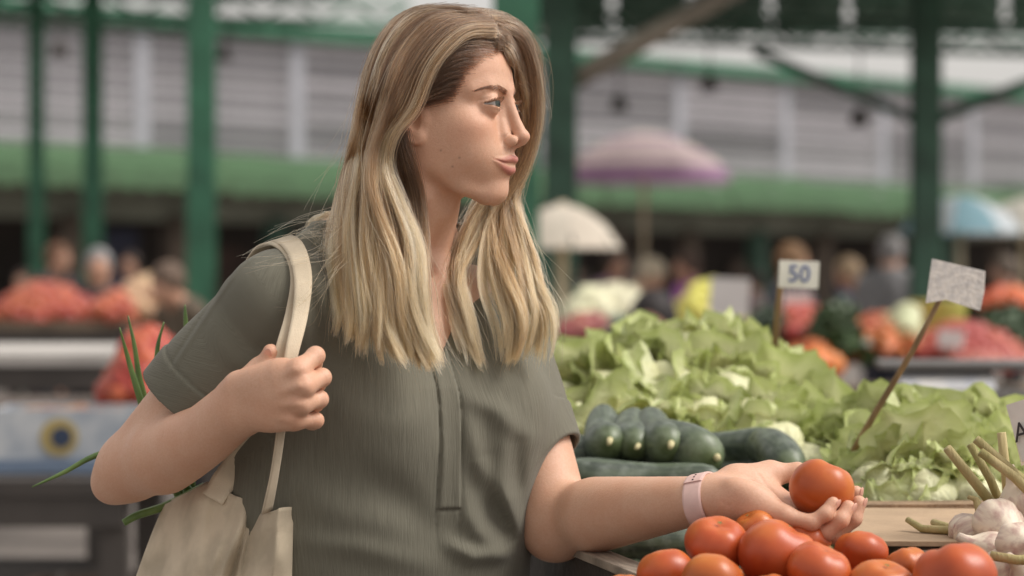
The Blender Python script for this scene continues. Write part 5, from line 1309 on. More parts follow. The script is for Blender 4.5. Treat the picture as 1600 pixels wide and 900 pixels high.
# the hems are cut askew to the arm, as in the photograph
RHN = RAX * 0.95 + np.array((0.12, -0.1, -0.05)); RHN /= np.linalg.norm(RHN)
LHN = LAX * 0.9 + np.array((0.42, 0.0, 0.0)); LHN /= np.linalg.norm(LHN)
RHP = W(284, 622, 2.70); LHP = W(850, 730, 2.80)
def shirt_parts(p):
    d = torso_sdf(p, 0.010)
    b = w2b(p)
    for s in (-1, 1):
        d = smin(d, ell(p, b2w(0.072, s * 0.076, 1.150), (0.066, 0.074, 0.080), BR), 0.055)
    # blouse hangs loose over the waist
    d = smin(d, ell(p, b2w(0.018, 0.0, 1.02), (0.098, 0.140, 0.15), BR), 0.06)
    d = smin(d, ell(p, b2w(-0.01, -0.105, 1.04), (0.095, 0.105, 0.17), BR), 0.05)
    # shoulder yoke
    for s, S in ((-1, SR), (1, SL)):
        d = smin(d, seg(p, (*b2w(-0.026, s * 0.05, 1.334), 0.038), (*b2w(-0.016, s * 0.12, 1.312), 0.042), (*(S + np.array((0, 0, 0.006))), 0.052)), 0.04)
    sl = limb(p, (*SR, 0.059), (*(SR + RAX * 0.10), 0.0605), (*(SR + RAX * 0.26), 0.0600))
    sl = smin(sl, seg(p, (*b2w(0.02, -0.12, 1.20), 0.06), (*(SR + RAX * 0.11 + np.array((0.02, 0.0, -0.01))), 0.050)), 0.06)
    dl = limb(p, (*SL, 0.050), (*(SL + LAX * 0.12), 0.0505), (*(SL + LAX * 0.26), 0.0495))
    dl = smin(dl, seg(p, (*b2w(0.03, 0.12, 1.18), 0.05), (*(SL + LAX * 0.14 + np.array((-0.02, -0.01, 0))), 0.04)), 0.03)
    return d, sl, dl, b
def shirt_sdf(p):
    d, sl, dl, b = shirt_parts(p)
    f, l, z = b[:, 0], b[:, 1], b[:, 2]
    front = sstep(0.0, 0.03, f)
    disp = fold_disp(p) * sstep(2.80, 2.70, p[:, 1])
    hr = (p - RHP.astype(np.float32)) @ RHN.astype(np.float32); hl = (p - LHP.astype(np.float32)) @ LHN.astype(np.float32)
    # placket
    lp = l - PLK
    disp = disp * (1 - 0.9 * np.exp(-(lp / 0.021) ** 2) * sstep(PZ0 - 0.02, PZ0 + 0.01, z))
    pk = sstep(0.0135, 0.0120, np.abs(lp)) * sstep(PZ0, PZ0 + 0.002, z) * front
    disp = disp + 0.0022 * pk
    disp = disp - 0.0016 * np.exp(-((np.abs(lp) - 0.0138) / 0.0020) ** 2) * sstep(PZ0 - 0.06, PZ0, z) * front
    disp = disp - 0.0016 * np.exp(-((z - PZ0) / 0.0018) ** 2) * sstep(0.014, 0.012, np.abs(lp)) * front
    # turned-up cuffs
    slc = sl - 0.0022 * sstep(-0.040, -0.038, hr) + 0.0012 * np.exp(-((hr + 0.041) / 0.0015) ** 2)
    dlc = dl - 0.0022 * sstep(-0.042, -0.040, hl) + 0.0012 * np.exp(-((hl + 0.043) / 0.0015) ** 2)
    outer = smin(smin(d, np.maximum(slc, hr), 0.03), np.maximum(dlc, hl), 0.018) - disp
    de = d - disp
    inner = np.minimum(de + 0.0055, np.maximum(np.minimum(sl, dl) + 0.0035, -de))
    sh = np.maximum(outer, -inner)          # cloth is a thin skin, open at the cuffs
    # neckline: round the neck and down to a V
    n0 = b2w(-0.012, 0, 1.33).astype(np.float32); ax = (h2w((-2.4, 0, -9)) - b2w(-0.012, 0, 1.33)); ax /= np.linalg.norm(ax)
    q = p - n0; t = q @ ax.astype(np.float32); rr = np.sqrt(np.maximum((q * q).sum(1) - t * t, 0))
    hole = np.maximum(rr - 0.068, -t - 0.005)
    vv = np.maximum(np.maximum(np.abs(lp) * 0.87 - (z - VZ) * 0.56, -f), z - 1.42)
    hole = smin(hole, vv, 0.03)
    sh = np.maximum(sh, -hole)
    return np.maximum(sh, 0.78 - z)
PLK, PZ0, VZ = -0.010, 1.056, 1.216

def cloth_mat(name, col, col2, rough=0.85):
    m = bpy.data.materials.new(name); m.use_nodes = True
    N = m.node_tree.nodes; L = m.node_tree.links; b = N['Principled BSDF']
    def attr(n):
        a = N.new('ShaderNodeAttribute'); a.attribute_name = n; return a.outputs['Fac']
    cv = N.new('ShaderNodeCombineXYZ'); L.new(attr('u'), cv.inputs[0]); L.new(attr('v'), cv.inputs[1]); L.new(attr('w'), cv.inputs[2])
    def nz(sx, sy, det):
        mp = N.new('ShaderNodeMapping'); mp.inputs['Scale'].default_value = (sx, sy, 30); L.new(cv.outputs[0], mp.inputs[0])
        n = N.new('ShaderNodeTexNoise'); n.inputs['Scale'].default_value = 1.0; n.inputs['Detail'].default_value = det; n.inputs['Distortion'].default_value = 0.4
        L.new(mp.outputs[0], n.inputs['Vector']); return n.outputs['Fac']
    a1 = nz(760, 26, 2); a2 = nz(1600, 80, 2); a3 = nz(60, 25, 3)
    ad = N.new('ShaderNodeMath'); ad.operation = 'MULTIPLY_ADD'; L.new(a2, ad.inputs[0]); ad.inputs[1].default_value = 0.6; L.new(a1, ad.inputs[2])
    bp = N.new('ShaderNodeBump'); bp.inputs['Strength'].default_value = 0.4; bp.inputs['Distance'].default_value = 0.0016
    L.new(ad.outputs[0], bp.inputs['Height']); L.new(bp.outputs[0], b.inputs['Normal'])
    mr = N.new('ShaderNodeMapRange'); mr.inputs['From Min'].default_value = 0.55; mr.inputs['From Max'].default_value = 1.05; L.new(ad.outputs[0], mr.inputs['Value'])
    mx = N.new('ShaderNodeMix'); mx.data_type = 'RGBA'; mx.inputs['A'].default_value = (*col2, 1); mx.inputs['B'].default_value = (*col, 1)
    L.new(mr.outputs[0], mx.inputs['Factor']); L.new(mx.outputs['Result'], b.inputs['Base Color'])
    b.inputs['Roughness'].default_value = rough; b.inputs['Sheen Weight'].default_value = 0.12; b.inputs['Specular IOR Level'].default_value = 0.2
    return m

if 'woman' in PARTS:
    v, q = sdf_mesh(shirt_sdf, b2w(0, 0, 1.08) + np.array((-0.30, -0.20, -0.32)), b2w(0, 0, 1.40) + np.array((0.27, 0.26, 0.04)), 0.0020, slack=2.4)
    blouse = wpart('blouse', v, q, cloth_mat('blouse_cloth', srgb(114, 111, 98), srgb(104, 101, 89)))
    p32 = v.astype(np.float32)
    d_, sl_, dl_, bb_ = shirt_parts(p32)
    tr_ = (p32 - SR.astype(np.float32)) @ RAX.astype(np.float32)
    wr_ = sstep(0.02, 0.0, sl_) * sstep(-0.03, 0.03, tr_)
    ang = np.arctan2(bb_[:, 1], bb_[:, 0] + 0.05) * 0.13
    set_attr(blouse.data, 'u', ang * (1 - wr_) + wr_ * (p32[:, 2] + 0.25 * p32[:, 0])); set_attr(blouse.data, 'v', p32[:, 2] * (1 - wr_) + wr_ * p32[:, 0]); set_attr(blouse.data, 'w', p32[:, 1])
    # trousers
    def trs(p):
        d = torso_sdf(p, 0.004); d = np.maximum(d, p[:, 2] - 0.93)
        for s in (-1, 1):
            d = smin(d, seg(p, (*b2w(-0.025, s * 0.085, 0.84), 0.094), (*b2w(-0.01, s * 0.085, 0.46), 0.066), (*b2w(-0.03, s * 0.085, 0.10), 0.055)), 0.03)
        return np.maximum(d, 0.085 - p[:, 2])
    v, q = sdf_mesh(trs, b2w(0, 0, 0.55) + np.array((-0.27, -0.27, -0.5)), b2w(0, 0, 0.95) + np.array((0.27, 0.27, 0.02)), 0.008)
    wpart('trousers', v, q, mat('dark_denim', (0.02, 0.025, 0.04), 0.9, 0.2, 40))
    for s in (-1, 1):
        fs = lambda p, s=s: np.maximum(smin(seg(p, (*b2w(-0.045, s * 0.085, 0.05), 0.046), (*b2w(0.12, s * 0.10, 0.03), 0.040)), seg(p, (*b2w(-0.03, s * 0.085, 0.06), 0.05), (*b2w(-0.03, s * 0.085, 0.10), 0.05)), 0.02), 0.002 - p[:, 2])
        c = b2w(0.04, s * 0.09, 0.08)
        v, q = sdf_mesh(fs, c - np.array((0.2, 0.2, 0.09)), c + np.array((0.2, 0.2, 0.09)), 0.006)
        wpart('shoe', v, q, mat('shoe_leather', (0.3, 0.28, 0.25), 0.5, 0.1, 30))
    # watch on the left wrist: its own thing held on the arm
    watch = empty('watch', tuple(W(1098, 778, 2.585)), 0, 'smart watch with pale pink band on the woman\'s outstretched wrist', 'watch')
    wo = np.array(watch.location)
    ax = WL - EL; ax /= np.linalg.norm(ax); ax = ax * 0.6 + np.array((0.5, 0.0, 0.12)); ax /= np.linalg.norm(ax)
    upv = np.array((0, -0.25, 1.0)); upv -= ax * (upv @ ax); upv /= np.linalg.norm(upv); sdv = np.cross(ax, upv)
    wc = W(1100, 783, 2.586)
    pink = mat('pink_band', srgb(214, 180, 172), 0.5, 0.04, 60)
    def band(name, a0, a1, rad, wdt, th, mt, n=40):
        bm = bmesh.new(); rings = []
        for i in range(n + 1):
            a = a0 + (a1 - a0) * i / n
            o_ = upv * math.sin(a) + sdv * math.cos(a)
            rr = rad / math.sqrt((math.cos(a) / 1.22) ** 2 + (math.sin(a) / 0.98) ** 2)
            ring = [Vector(wc + o_ * (rr + dt) + ax * w_ - wo) for w_, dt in ((-wdt / 2, 0), (wdt / 2, 0), (wdt / 2, th * .7), (wdt / 2 - .002, th), (-wdt / 2 + .002, th), (-wdt / 2, th * .7))]
            rings.append([bm.verts.new(c) for c in ring])
        for r0, r1 in zip(rings[:-1], rings[1:]):
            for k in range(6): bm.faces.new((r0[k], r0[(k + 1) % 6], r1[(k + 1) % 6], r1[k]))
        bm.faces.new(rings[0][::-1]); bm.faces.new(rings[-1])
        bmesh.ops.recalc_face_normals(bm, faces=bm.faces)
        return mesh_obj(name, bm_mesh(name, bm, False), mt, watch)
    BR_ = 0.0285
    band('strap', math.radians(60), math.radians(240), BR_, 0.021, 0.0022, pink)
    band('strap', math.radians(-58), math.radians(84), BR_ - 0.0014, 0.021, 0.0020, pink)
    band('strap_loop', math.radians(150), math.radians(166), BR_ + 0.002, 0.020, 0.0016, pink, 8)
    for i in range(3):
        a = math.radians(66 + i * 11); o_ = upv * math.sin(a) + sdv * math.cos(a)
        bm = bmesh.new(); bmesh.ops.create_uvsphere(bm, u_segments=10, v_segments=6, radius=0.0013)
        hl_ = mesh_obj('strap_hole', bm_mesh('hole', bm, True), mat('hole_dark', (0.05, 0.03, 0.03), 0.8), watch)
        rr = BR_ / math.sqrt((math.cos(a) / 1.22) ** 2 + (math.sin(a) / 0.98) ** 2)
        hl_.location = Vector(wc + o_ * (rr + 0.0018) - wo)
    a = math.radians(-88); o_ = upv * math.sin(a) + sdv * math.cos(a)
    Mw = Matrix((Vector(ax), Vector(np.cross(o_, ax)), Vector(o_))).transposed().to_4x4()
    bm = bmesh.new(); bx(bm, (0, 0, 0), (0.036, 0.031, 0.009), None, 0.0035)
    cs = mesh_obj('case', bm_mesh('case', bm, True), mat('case_metal', srgb(200, 150, 130), 0.25, 0.02, 10, metal=0.9), watch)
    cs.matrix_local = Matrix.Translation(Vector(wc + o_ * (BR_ + 0.004) - wo)) @ Mw
    bm = bmesh.new(); bx(bm, (0, 0, 0.0035), (0.033, 0.028, 0.004), None, 0.0015)
    mesh_obj('screen', bm_mesh('screen', bm, True), mat('watch_glass', (0.006, 0.006, 0.008), 0.05, 0.0, 5), cs)
# ================================================================ canvas bag on her shoulder, spring onions in it
def canvas_mat():
    m = bpy.data.materials.new('canvas'); m.use_nodes = True
    N = m.node_tree.nodes; L = m.node_tree.links; b = N['Principled BSDF']
    tc = N.new('ShaderNodeTexCoord')
    n1 = N.new('ShaderNodeTexNoise'); n1.inputs['Scale'].default_value = 14; n1.inputs['Detail'].default_value = 6; L.new(tc.outputs['Object'], n1.inputs['Vector'])
    n2 = N.new('ShaderNodeTexNoise'); n2.inputs['Scale'].default_value = 700; n2.inputs['Detail'].default_value = 2; L.new(tc.outputs['Object'], n2.inputs['Vector'])
    mx = N.new('ShaderNodeMix'); mx.data_type = 'RGBA'; mx.inputs['A'].default_value = (*srgb(212, 196, 172), 1); mx.inputs['B'].default_value = (*srgb(182, 168, 146), 1)
    mr = N.new('ShaderNodeMapRange'); mr.inputs['From Min'].default_value = 0.4; mr.inputs['From Max'].default_value = 0.62; L.new(n1.outputs['Fac'], mr.inputs['Value']); L.new(mr.outputs[0], mx.inputs['Factor'])
    L.new(mx.outputs['Result'], b.inputs['Base Color']); b.inputs['Roughness'].default_value = 0.9; b.inputs['Specular IOR Level'].default_value = 0.2; b.inputs['Sheen Weight'].default_value = 0.1
    ad = N.new('ShaderNodeMath'); ad.operation = 'MULTIPLY_ADD'; L.new(n1.outputs['Fac'], ad.inputs[0]); ad.inputs[1].default_value = 3.0; L.new(n2.outputs['Fac'], ad.inputs[2])
    bp = N.new('ShaderNodeBump'); bp.inputs['Strength'].default_value = 0.35; bp.inputs['Distance'].default_value = 0.0015; L.new(ad.outputs[0], bp.inputs['Height']); L.new(bp.outputs[0], b.inputs['Normal'])
    return m
if 'bag' in PARTS and 'woman' in PARTS:
    CAN = canvas_mat()
    bag = empty('tote_bag', P(330, 900, 2.70), 0, 'cream canvas tote bag hanging from the woman\'s shoulder', 'bag')
    bo = np.array(bag.location)
    def ribbon(name, pts, wd, wdirs, th=0.0022):
        """flat strap: pts (photo px, depth), wd widths in m, wdirs width directions"""
        c = catmull(np.array([np.array(P(*p)) for p in pts]), 60)
        t = np.linspace(0, 1, 60); k = np.linspace(0, 1, len(wd)); w = np.interp(t, k, wd)
        D = np.stack([np.interp(t, np.linspace(0, 1, len(wdirs)), np.array(wdirs, float)[:, i]) for i in range(3)], 1)
        T = np.gradient(c, axis=0); T /= np.linalg.norm(T, axis=1, keepdims=True)
        D -= T * (D * T).sum(1, keepdims=True); D /= np.linalg.norm(D, axis=1, keepdims=True)
        Nn = np.cross(T, D)
        bm = bmesh.new(); rings = []
        for i in range(60):
            cs = [(-0.5, -0.5), (-0.3, -0.62), (0.3, -0.62), (0.5, -0.5), (0.5, 0.5), (0.3, 0.62), (-0.3, 0.62), (-0.5, 0.5)]
            rings.append([bm.verts.new(Vector(c[i] + D[i] * w[i] * a + Nn[i] * th * b_ - bo)) for a, b_ in cs])
        for r0, r1 in zip(rings[:-1], rings[1:]):
            for q in range(8): bm.faces.new((r0[q], r0[(q + 1) % 8], r1[(q + 1) % 8], r1[q]))
        bm.faces.new(rings[0][::-1]); bm.faces.new(rings[-1]); bmesh.ops.recalc_face_normals(bm, faces=bm.faces)
        return mesh_obj(name, bm_mesh(name, bm, True), CAN, bag)
    ribbon('strap', [(400, 420, 2.80), (432, 376, 2.72), (458, 384, 2.645), (473, 430, 2.602), (469, 490, 2.575), (456, 550, 2.553), (446, 610, 2.552), (438, 680, 2.570), (429, 740, 2.590), (417, 800, 2.612)],
           [0.022, 0.022, 0.022, 0.020, 0.017, 0.015, 0.014, 0.013, 0.013, 0.015], [(1, -0.3, 0.3), (1, -0.3, 0.3), (1, 0.1, 0.2), (1, 0.3, 0), (1, 0.4, 0), (1, 0.6, 0), (0.8, 1, 0), (0.6, 1, 0), (0.6, 1, 0), (0.7, 1, 0)])
    ribbon('strap', [(385, 430, 2.80), (420, 380, 2.725), (452, 387, 2.652), (468, 430, 2.612), (459, 490, 2.585), (442, 545, 2.562), (428, 600, 2.572), (410, 655, 2.630), (382, 705, 2.668), (350, 752, 2.672), (332, 780, 2.668)],
           [0.022, 0.022, 0.022, 0.020, 0.018, 0.016, 0.016, 0.023, 0.027, 0.028, 0.028], [(1, -0.3, 0.3), (1, -0.3, 0.3), (1, 0.1, 0.2), (1, 0.3, 0), (1, 0.4, 0), (1, 0.5, 0), (1, 0.4, 0.3), (1, 0.1, 0.5), (1, 0, 0.6), (1, 0, 0.6), (1, 0, 0.6)])
    # body: front and back cloth, closed at the sides and the bottom, open at the mouth
    nu, nv = 70, 60
    topF = catmull(np.array([(258, 788, 0), (292, 770, 0), (330, 752, 0), (362, 772, 0), (384, 782, 0), (396, 800, 0), (420, 800, 0), (440, 794, 0), (459, 792, 0)], float), nu)
    depthF = np.interp(np.linspace(0, 1, nu), [0, 0.2, 0.42, 0.58, 0.64, 0.72, 0.85, 1.0], [2.775, 2.715, 2.672, 2.668, 2.672, 2.636, 2.612, 2.622])
    botx = np.linspace(140, 452, nu)
    rsb = np.random.RandomState(4)
    def surf(front):
        V_ = np.zeros((nv, nu, 3))
        for j in range(nv):
            t = j / (nv - 1); py = topF[:, 1] * (1 - t) + 1150 * t
            px = topF[:, 0] + (botx - topF[:, 0]) * min(1, t * 1.05) ** 0.85
            bulge = math.sin(math.pi * min(1, t * 0.9 + 0.08)) ** 0.6
            s_ = np.linspace(0, 1, nu)
            Y = depthF - 0.035 * bulge * np.sin(np.pi * s_) * (1 if front else 0)
            if not front: Y = depthF + 0.012 + 0.075 * bulge * np.sin(np.pi * s_) ** 0.7
            # folds running down from the strap ends
            f = 0.0085 * np.exp(-((s_ - 0.60 + 0.10 * t) / 0.022) ** 2) * min(1, t * 4 + 0.3) - 0.006 * np.exp(-((s_ - 0.52 + 0.09 * t) / 0.03) ** 2) * min(1, t * 4)
            f += 0.007 * np.sin(9 * s_ + 3.5 * t + 0.6) * min(1, 2.5 * t) * 0.5 + 0.006 * np.exp(-((s_ - 0.30 - 0.22 * t) / 0.035) ** 2) * math.exp(-((t - 0.2) / 0.25) ** 2)
            f += 0.004 * np.sin(21 * s_ - 9 * t) * math.exp(-((t - 0.18) / 0.18) ** 2) + 0.003 * np.sin(14 * s_ + 22 * t)
            Y = Y + 1.5 * f * (1 if front else -0.5)
            if j < 6 and front: Y = Y - 0.0018     # hem
            V_[j] = np.stack([(px - 800) / FPX * Y, Y, CAMZ + (450 - py) / FPX * Y], 1)
        return V_
    Fv, Bv = surf(True), surf(False)
    bm = bmesh.new()
    gf = [[bm.verts.new(Vector(Fv[j, i] - bo)) for i in range(nu)] for j in range(nv)]
    gb = [[bm.verts.new(Vector(Bv[j, i] - bo)) for i in range(nu)] for j in range(nv)]
    for j in range(nv - 1):
        for i in range(nu - 1):
            bm.faces.new((gf[j][i], gf[j + 1][i], gf[j + 1][i + 1], gf[j][i + 1])); bm.faces.new((gb[j][i], gb[j][i + 1], gb[j + 1][i + 1], gb[j + 1][i]))
        bm.faces.new((gf[j][0], gb[j][0], gb[j + 1][0], gf[j + 1][0])); bm.faces.new((gf[j][-1], gf[j + 1][-1], gb[j + 1][-1], gb[j][-1]))
    for i in range(nu - 1): bm.faces.new((gf[-1][i], gb[-1][i], gb[-1][i + 1], gf[-1][i + 1]))
    bmesh.ops.recalc_face_normals(bm, faces=bm.faces)
    bb_o = mesh_obj('bag_body', bm_mesh('bag_body', bm, True), CAN, bag)
    md = bb_o.modifiers.new('thickness', 'SOLIDIFY'); md.thickness = 0.0018
    # stitched patches where the straps are sewn on
    st = mat('stitch', srgb(190, 178, 156), 0.9, 0.1, 200)
    # spring onions
    so = empty('spring_onions', P(300, 800, 2.79), 0, 'bunch of spring onions sticking out of the canvas bag', 'spring onions'); so_o = Vector(so.location)
    sog = mat('onion_green', srgb(108, 132, 70), 0.45, 0.2, 30, col2=srgb(70, 100, 50))
    for pts, r in (([(285, 790, 2.79), (240, 690, 2.80), (215, 610, 2.80), (200, 560, 2.80), (187, 512, 2.79)], [.006, .0062, .0058, .004, .0012]),
                   ([(290, 790, 2.80), (245, 680, 2.82), (220, 600, 2.82), (210, 540, 2.82), (200, 493, 2.82)], [.006, .006, .0052, .0036, .001]),
                   ([(300, 790, 2.81), (262, 690, 2.83), (246, 600, 2.83), (246, 545, 2.83), (256, 503, 2.83)], [.006, .006, .005, .0038, .0012]),
                   ([(300, 780, 2.82), (300, 650, 2.84), (295, 560, 2.84), (290, 500, 2.84), (289, 476, 2.84)], [.006, .006, .005, .0038, .0012]),
                   ([(300, 770, 2.80), (230, 700, 2.80), (155, 710, 2.78), (100, 738, 2.77), (50, 761, 2.76)], [.006, .006, .0050, .0036, .001]),
                   ([(320, 760, 2.79), (260, 790, 2.78), (215, 805, 2.77), (193, 817, 2.765)], [.007, .0068, .0066, .0060])):
        c = catmull(np.array([np.array(P(*p)) for p in pts]), 22); rr = np.interp(np.linspace(0, 1, 22), np.linspace(0, 1, len(r)), r)
        tube_obj('leaf', [Vector(v) - so_o for v in c], list(rr * 0.72), sog, so, 8)
# ================================================================ her hair, brows and lashes: real strands
def hair_mat(name, root, mid_, tip, hi, lo_):
    m = bpy.data.materials.new(name); m.use_nodes = True
    N = m.node_tree.nodes; L = m.node_tree.links; N.remove(N['Principled BSDF'])
    h = N.new('ShaderNodeBsdfHairPrincipled'); h.parametrization = 'COLOR'
    h.inputs['Roughness'].default_value = 0.34; h.inputs['Radial Roughness'].default_value = 0.55
    if 'Coat' in h.inputs: h.inputs['Coat'].default_value = 0.0
    h.inputs['Random Roughness'].default_value = 0.2
    def attr(n):
        a = N.new('ShaderNodeAttribute'); a.attribute_name = n; return a.outputs['Fac']
    cr = N.new('ShaderNodeValToRGB'); e = cr.color_ramp.elements
    e[0].position = 0.0; e[0].color = (*root, 1); e[1].position = 1.0; e[1].color = (*tip, 1)
    x = e.new(0.46); x.color = (*mid_, 1)
    x = e.new(0.2); x.color = (*[0.65 * a_ + 0.35 * b_ for a_, b_ in zip(root, mid_)], 1)
    L.new(attr('along'), cr.inputs[0])
    a1 = N.new('ShaderNodeMix'); a1.data_type = 'RGBA'; a1.inputs['B'].default_value = (*hi, 1)
    L.new(attr('light'), a1.inputs['Factor']); L.new(cr.outputs[0], a1.inputs['A'])
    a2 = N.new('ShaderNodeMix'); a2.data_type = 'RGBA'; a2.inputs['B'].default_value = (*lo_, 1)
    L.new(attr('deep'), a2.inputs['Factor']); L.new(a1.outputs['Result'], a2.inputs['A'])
    L.new(a2.outputs['Result'], h.inputs['Color']); L.new(h.outputs[0], N['Material Output'].inputs['Surface'])
    return m
def curves_obj(name, strands, r0, r1, mt, parent, along=None, light=None, deep=None):
    """strands: (S, n, 3) world"""
    S, n, _ = strands.shape
    cu = bpy.data.hair_curves.new(name); cu.add_curves([n] * S)
    pos = (strands - np.array(parent.location)).astype(np.float32).reshape(-1)
    cu.attributes['position'].data.foreach_set('vector', pos) if 'position' in cu.attributes else cu.position_data.foreach_set('vector', pos)
    t = np.linspace(0, 1, n); prof = r0 + (r1 - r0) * t ** 2.2
    ra = cu.attributes.get('radius') or cu.attributes.new('radius', 'FLOAT', 'POINT')
    ra.data.foreach_set('value', np.tile(prof, S).astype(np.float32))
    for nm, v in (('along', along), ('light', light), ('deep', deep)):
        a = cu.attributes.new(nm, 'FLOAT', 'POINT')
        v = np.zeros((S, n)) if v is None else np.broadcast_to(v, (S, n))
        a.data.foreach_set('value', np.ascontiguousarray(v, dtype=np.float32).reshape(-1))
    cu.materials.append(mt)
    o = bpy.data.objects.new(name, cu); link(o, parent); return o
def head_d(p): return smin(head_sdf(w2h(p)) * HS, neck_sdf(p), 0.014)
def ray_depth(px, py, off, far=False):
    Y = np.arange(2.50, 2.95, 0.001); pts = np.stack([(px - 800) / FPX * Y, Y, CAMZ + (450 - py) / FPX * Y], 1).astype(np.float32)
    d = head_d(pts); ins = np.where(d < off)[0]
    if len(ins) == 0: return float(Y[np.argmin(d)])
    return float(Y[ins[-1] if far else ins[0]])
def guide(pts, off=0.012, ymax=232, dY=0.0, Ys=None):
    out = []
    for i, p in enumerate(pts):
        if len(p) == 3: Y = p[2]
        else: Y = ray_depth(p[0], p[1], off) + dY
        out.append(np.array(P(p[0], p[1], Y)))
    return np.array(out)
def resample(g, n):
    c = catmull(g, 200); L_ = np.concatenate([[0], np.cumsum(np.linalg.norm(np.diff(c, axis=0), axis=1))])
    t = np.linspace(0, L_[-1], n)
    return np.stack([np.interp(t, L_, c[:, k]) for k in range(3)], 1)
def cloth_d(p):
    d, sl, dl, b = shirt_parts(p); return smin(smin(d, sl, 0.03), dl, 0.018)
def push_out(pts, f, m, it=3, eps=1e-3):
    sh = pts.shape; p = pts.reshape(-1, 3).astype(np.float32)
    for _ in range(it):
        d = f(p); i = np.where(d < m)[0]
        if len(i) == 0: break
        q = p[i]; g = np.stack([f(q + eps * e) - f(q - eps * e) for e in np.eye(3, dtype=np.float32)], 1)
        g /= np.linalg.norm(g, axis=1, keepdims=True) + 1e-9
        p[i] = q + g * (m - d[i])[:, None]
    return p.reshape(sh)
def sheet(guides, count, n, rs, thick=0.008, clumps=60, clump=0.65, wave=0.006, noise=0.0010, cut=0.16, fly=0.03, rootj=0.003, subs=None, drift=0.35, start=0.0):
    """strands spread between neighbouring guides, gathered in wisps and locks, with waves and strays"""
    r = np.random.RandomState(rs); K = len(guides); subs = subs or max(40, count // 22)
    G = np.stack([resample(g, n) for g in guides])                        # K,n,3
    t = np.linspace(0, 1, n); idx = np.arange(n)
    def at(S):                                                            # S: (m,n) guide parameter along each strand
        S = np.clip(S, 0, K - 1 - 1e-6); i = S.astype(int); f = (S - i)[:, :, None]
        return G[i, idx[None]] * (1 - f) + G[i + 1, idx[None]] * f
    env = np.clip((t - 0.22) / 0.5, 0, 1) ** 1.2
    view = np.array((0, -1.0, 0.0))
    cs = np.sort(r.uniform(-0.05, K - 0.95, clumps)); cdr = r.normal(0, drift, clumps)
    Cc = at(cs[:, None] + cdr[:, None] * env[None] ** 1.5)
    tang = np.gradient(Cc, axis=1); tang /= np.linalg.norm(tang, axis=2, keepdims=True) + 1e-9
    side = np.cross(tang, view[None, None]); side /= np.linalg.norm(side, axis=2, keepdims=True) + 1e-9
    ph = r.uniform(0, 6.28, (clumps, 1)); fr = r.uniform(6, 10, (clumps, 1)); amp = r.uniform(0.35, 1.0, (clumps, 1)) * wave
    lay = r.uniform(-1, 1, (clumps, 1, 1)) * thick
    wv = side * (amp * np.sin(fr * t[None] + ph) * env)[:, :, None] + view * (0.7 * amp * np.cos(fr * 0.9 * t[None] + ph * 1.7) * env)[:, :, None]
    Cc = Cc + wv + view * (lay * np.clip(t * 4, 0.12, 1)[None, :, None])
    # wisps inside the locks
    ss = r.uniform(0, K - 1, subs); ci = np.clip(np.searchsorted(cs, ss + r.normal(0, 0.05, subs)), 0, clumps - 1)
    own = at(ss[:, None] + 0.6 * cdr[ci][:, None] * env[None] ** 1.5) + 0.6 * wv[ci] + view * (r.uniform(-1, 1, (subs, 1, 1)) * thick * np.clip(t * 4, 0.2, 1)[None, :, None])
    k = (clump * np.clip(t * 1.5, 0.10, 1) ** 0.8)[None, :, None]
    Wc = own * (1 - k) + (Cc[ci] + r.normal(0, 1, (subs, 1, 3)) * 0.0050 * (1 - 0.45 * t[None, :, None])) * k
    p_ = r.uniform(0, 6.28, (subs, 1, 3)); Wc = Wc + noise * 2.2 * np.sin(r.uniform(6, 14, (subs, 1, 3)) * t[None, :, None] + p_) * env[None, :, None]
    wi = r.randint(0, subs, count)
    sp = r.normal(0, 1, (count, 1, 3)) * 0.0019 * (1 - 0.55 * t[None, :, None] ** 1.5)
    sidew = r.normal(0, 1, (count, 1, 1)) * rootj * (1 - t[None, :, None]) ** 1.5
    X = Wc[wi] + sp + sidew * side[ci[wi]]
    for f_, a_ in ((7, 1.0), (17, 0.45)):
        p_ = r.uniform(0, 6.28, (count, 1, 3)); X = X + noise * a_ * np.sin(f_ * t[None, :, None] + p_) * np.clip(t * 2, 0.2, 1)[None, :, None] * r.uniform(0.2, 1.3, (count, 1, 1))
    fl = r.uniform(0, 1, count) < fly
    p_ = r.uniform(0, 6.28, (count, 1, 3))
    X[fl] += (0.014 * np.sin(r.uniform(2, 7, (count, 1, 1)) * t[None, :, None] + p_) * (t ** 0.8)[None, :, None])[fl]
    # uneven ends
    ln = 1 - cut * (0.55 * r.uniform(0, 1, subs)[wi] ** 1.3 + 0.25 * r.uniform(0, 1, clumps)[ci[wi]] + 0.2 * r.uniform(0, 1, count))
    s0 = start * r.uniform(0, 1, (count, 1)) ** 1.5; tt = s0 + t[None] * (ln[:, None] - s0)
    i = np.clip((tt * (n - 1)).astype(int), 0, n - 2); f = (tt * (n - 1) - i)[:, :, None]
    rows = np.arange(count)[:, None]
    X = X[rows, i] * (1 - f) + X[rows, i + 1] * f
    tone = np.clip(0.55 * r.uniform(0, 1, subs)[wi] + 0.45 * r.uniform(0, 1, clumps)[ci[wi]], 0, 1)
    return X, tt, tone, ss[wi], r

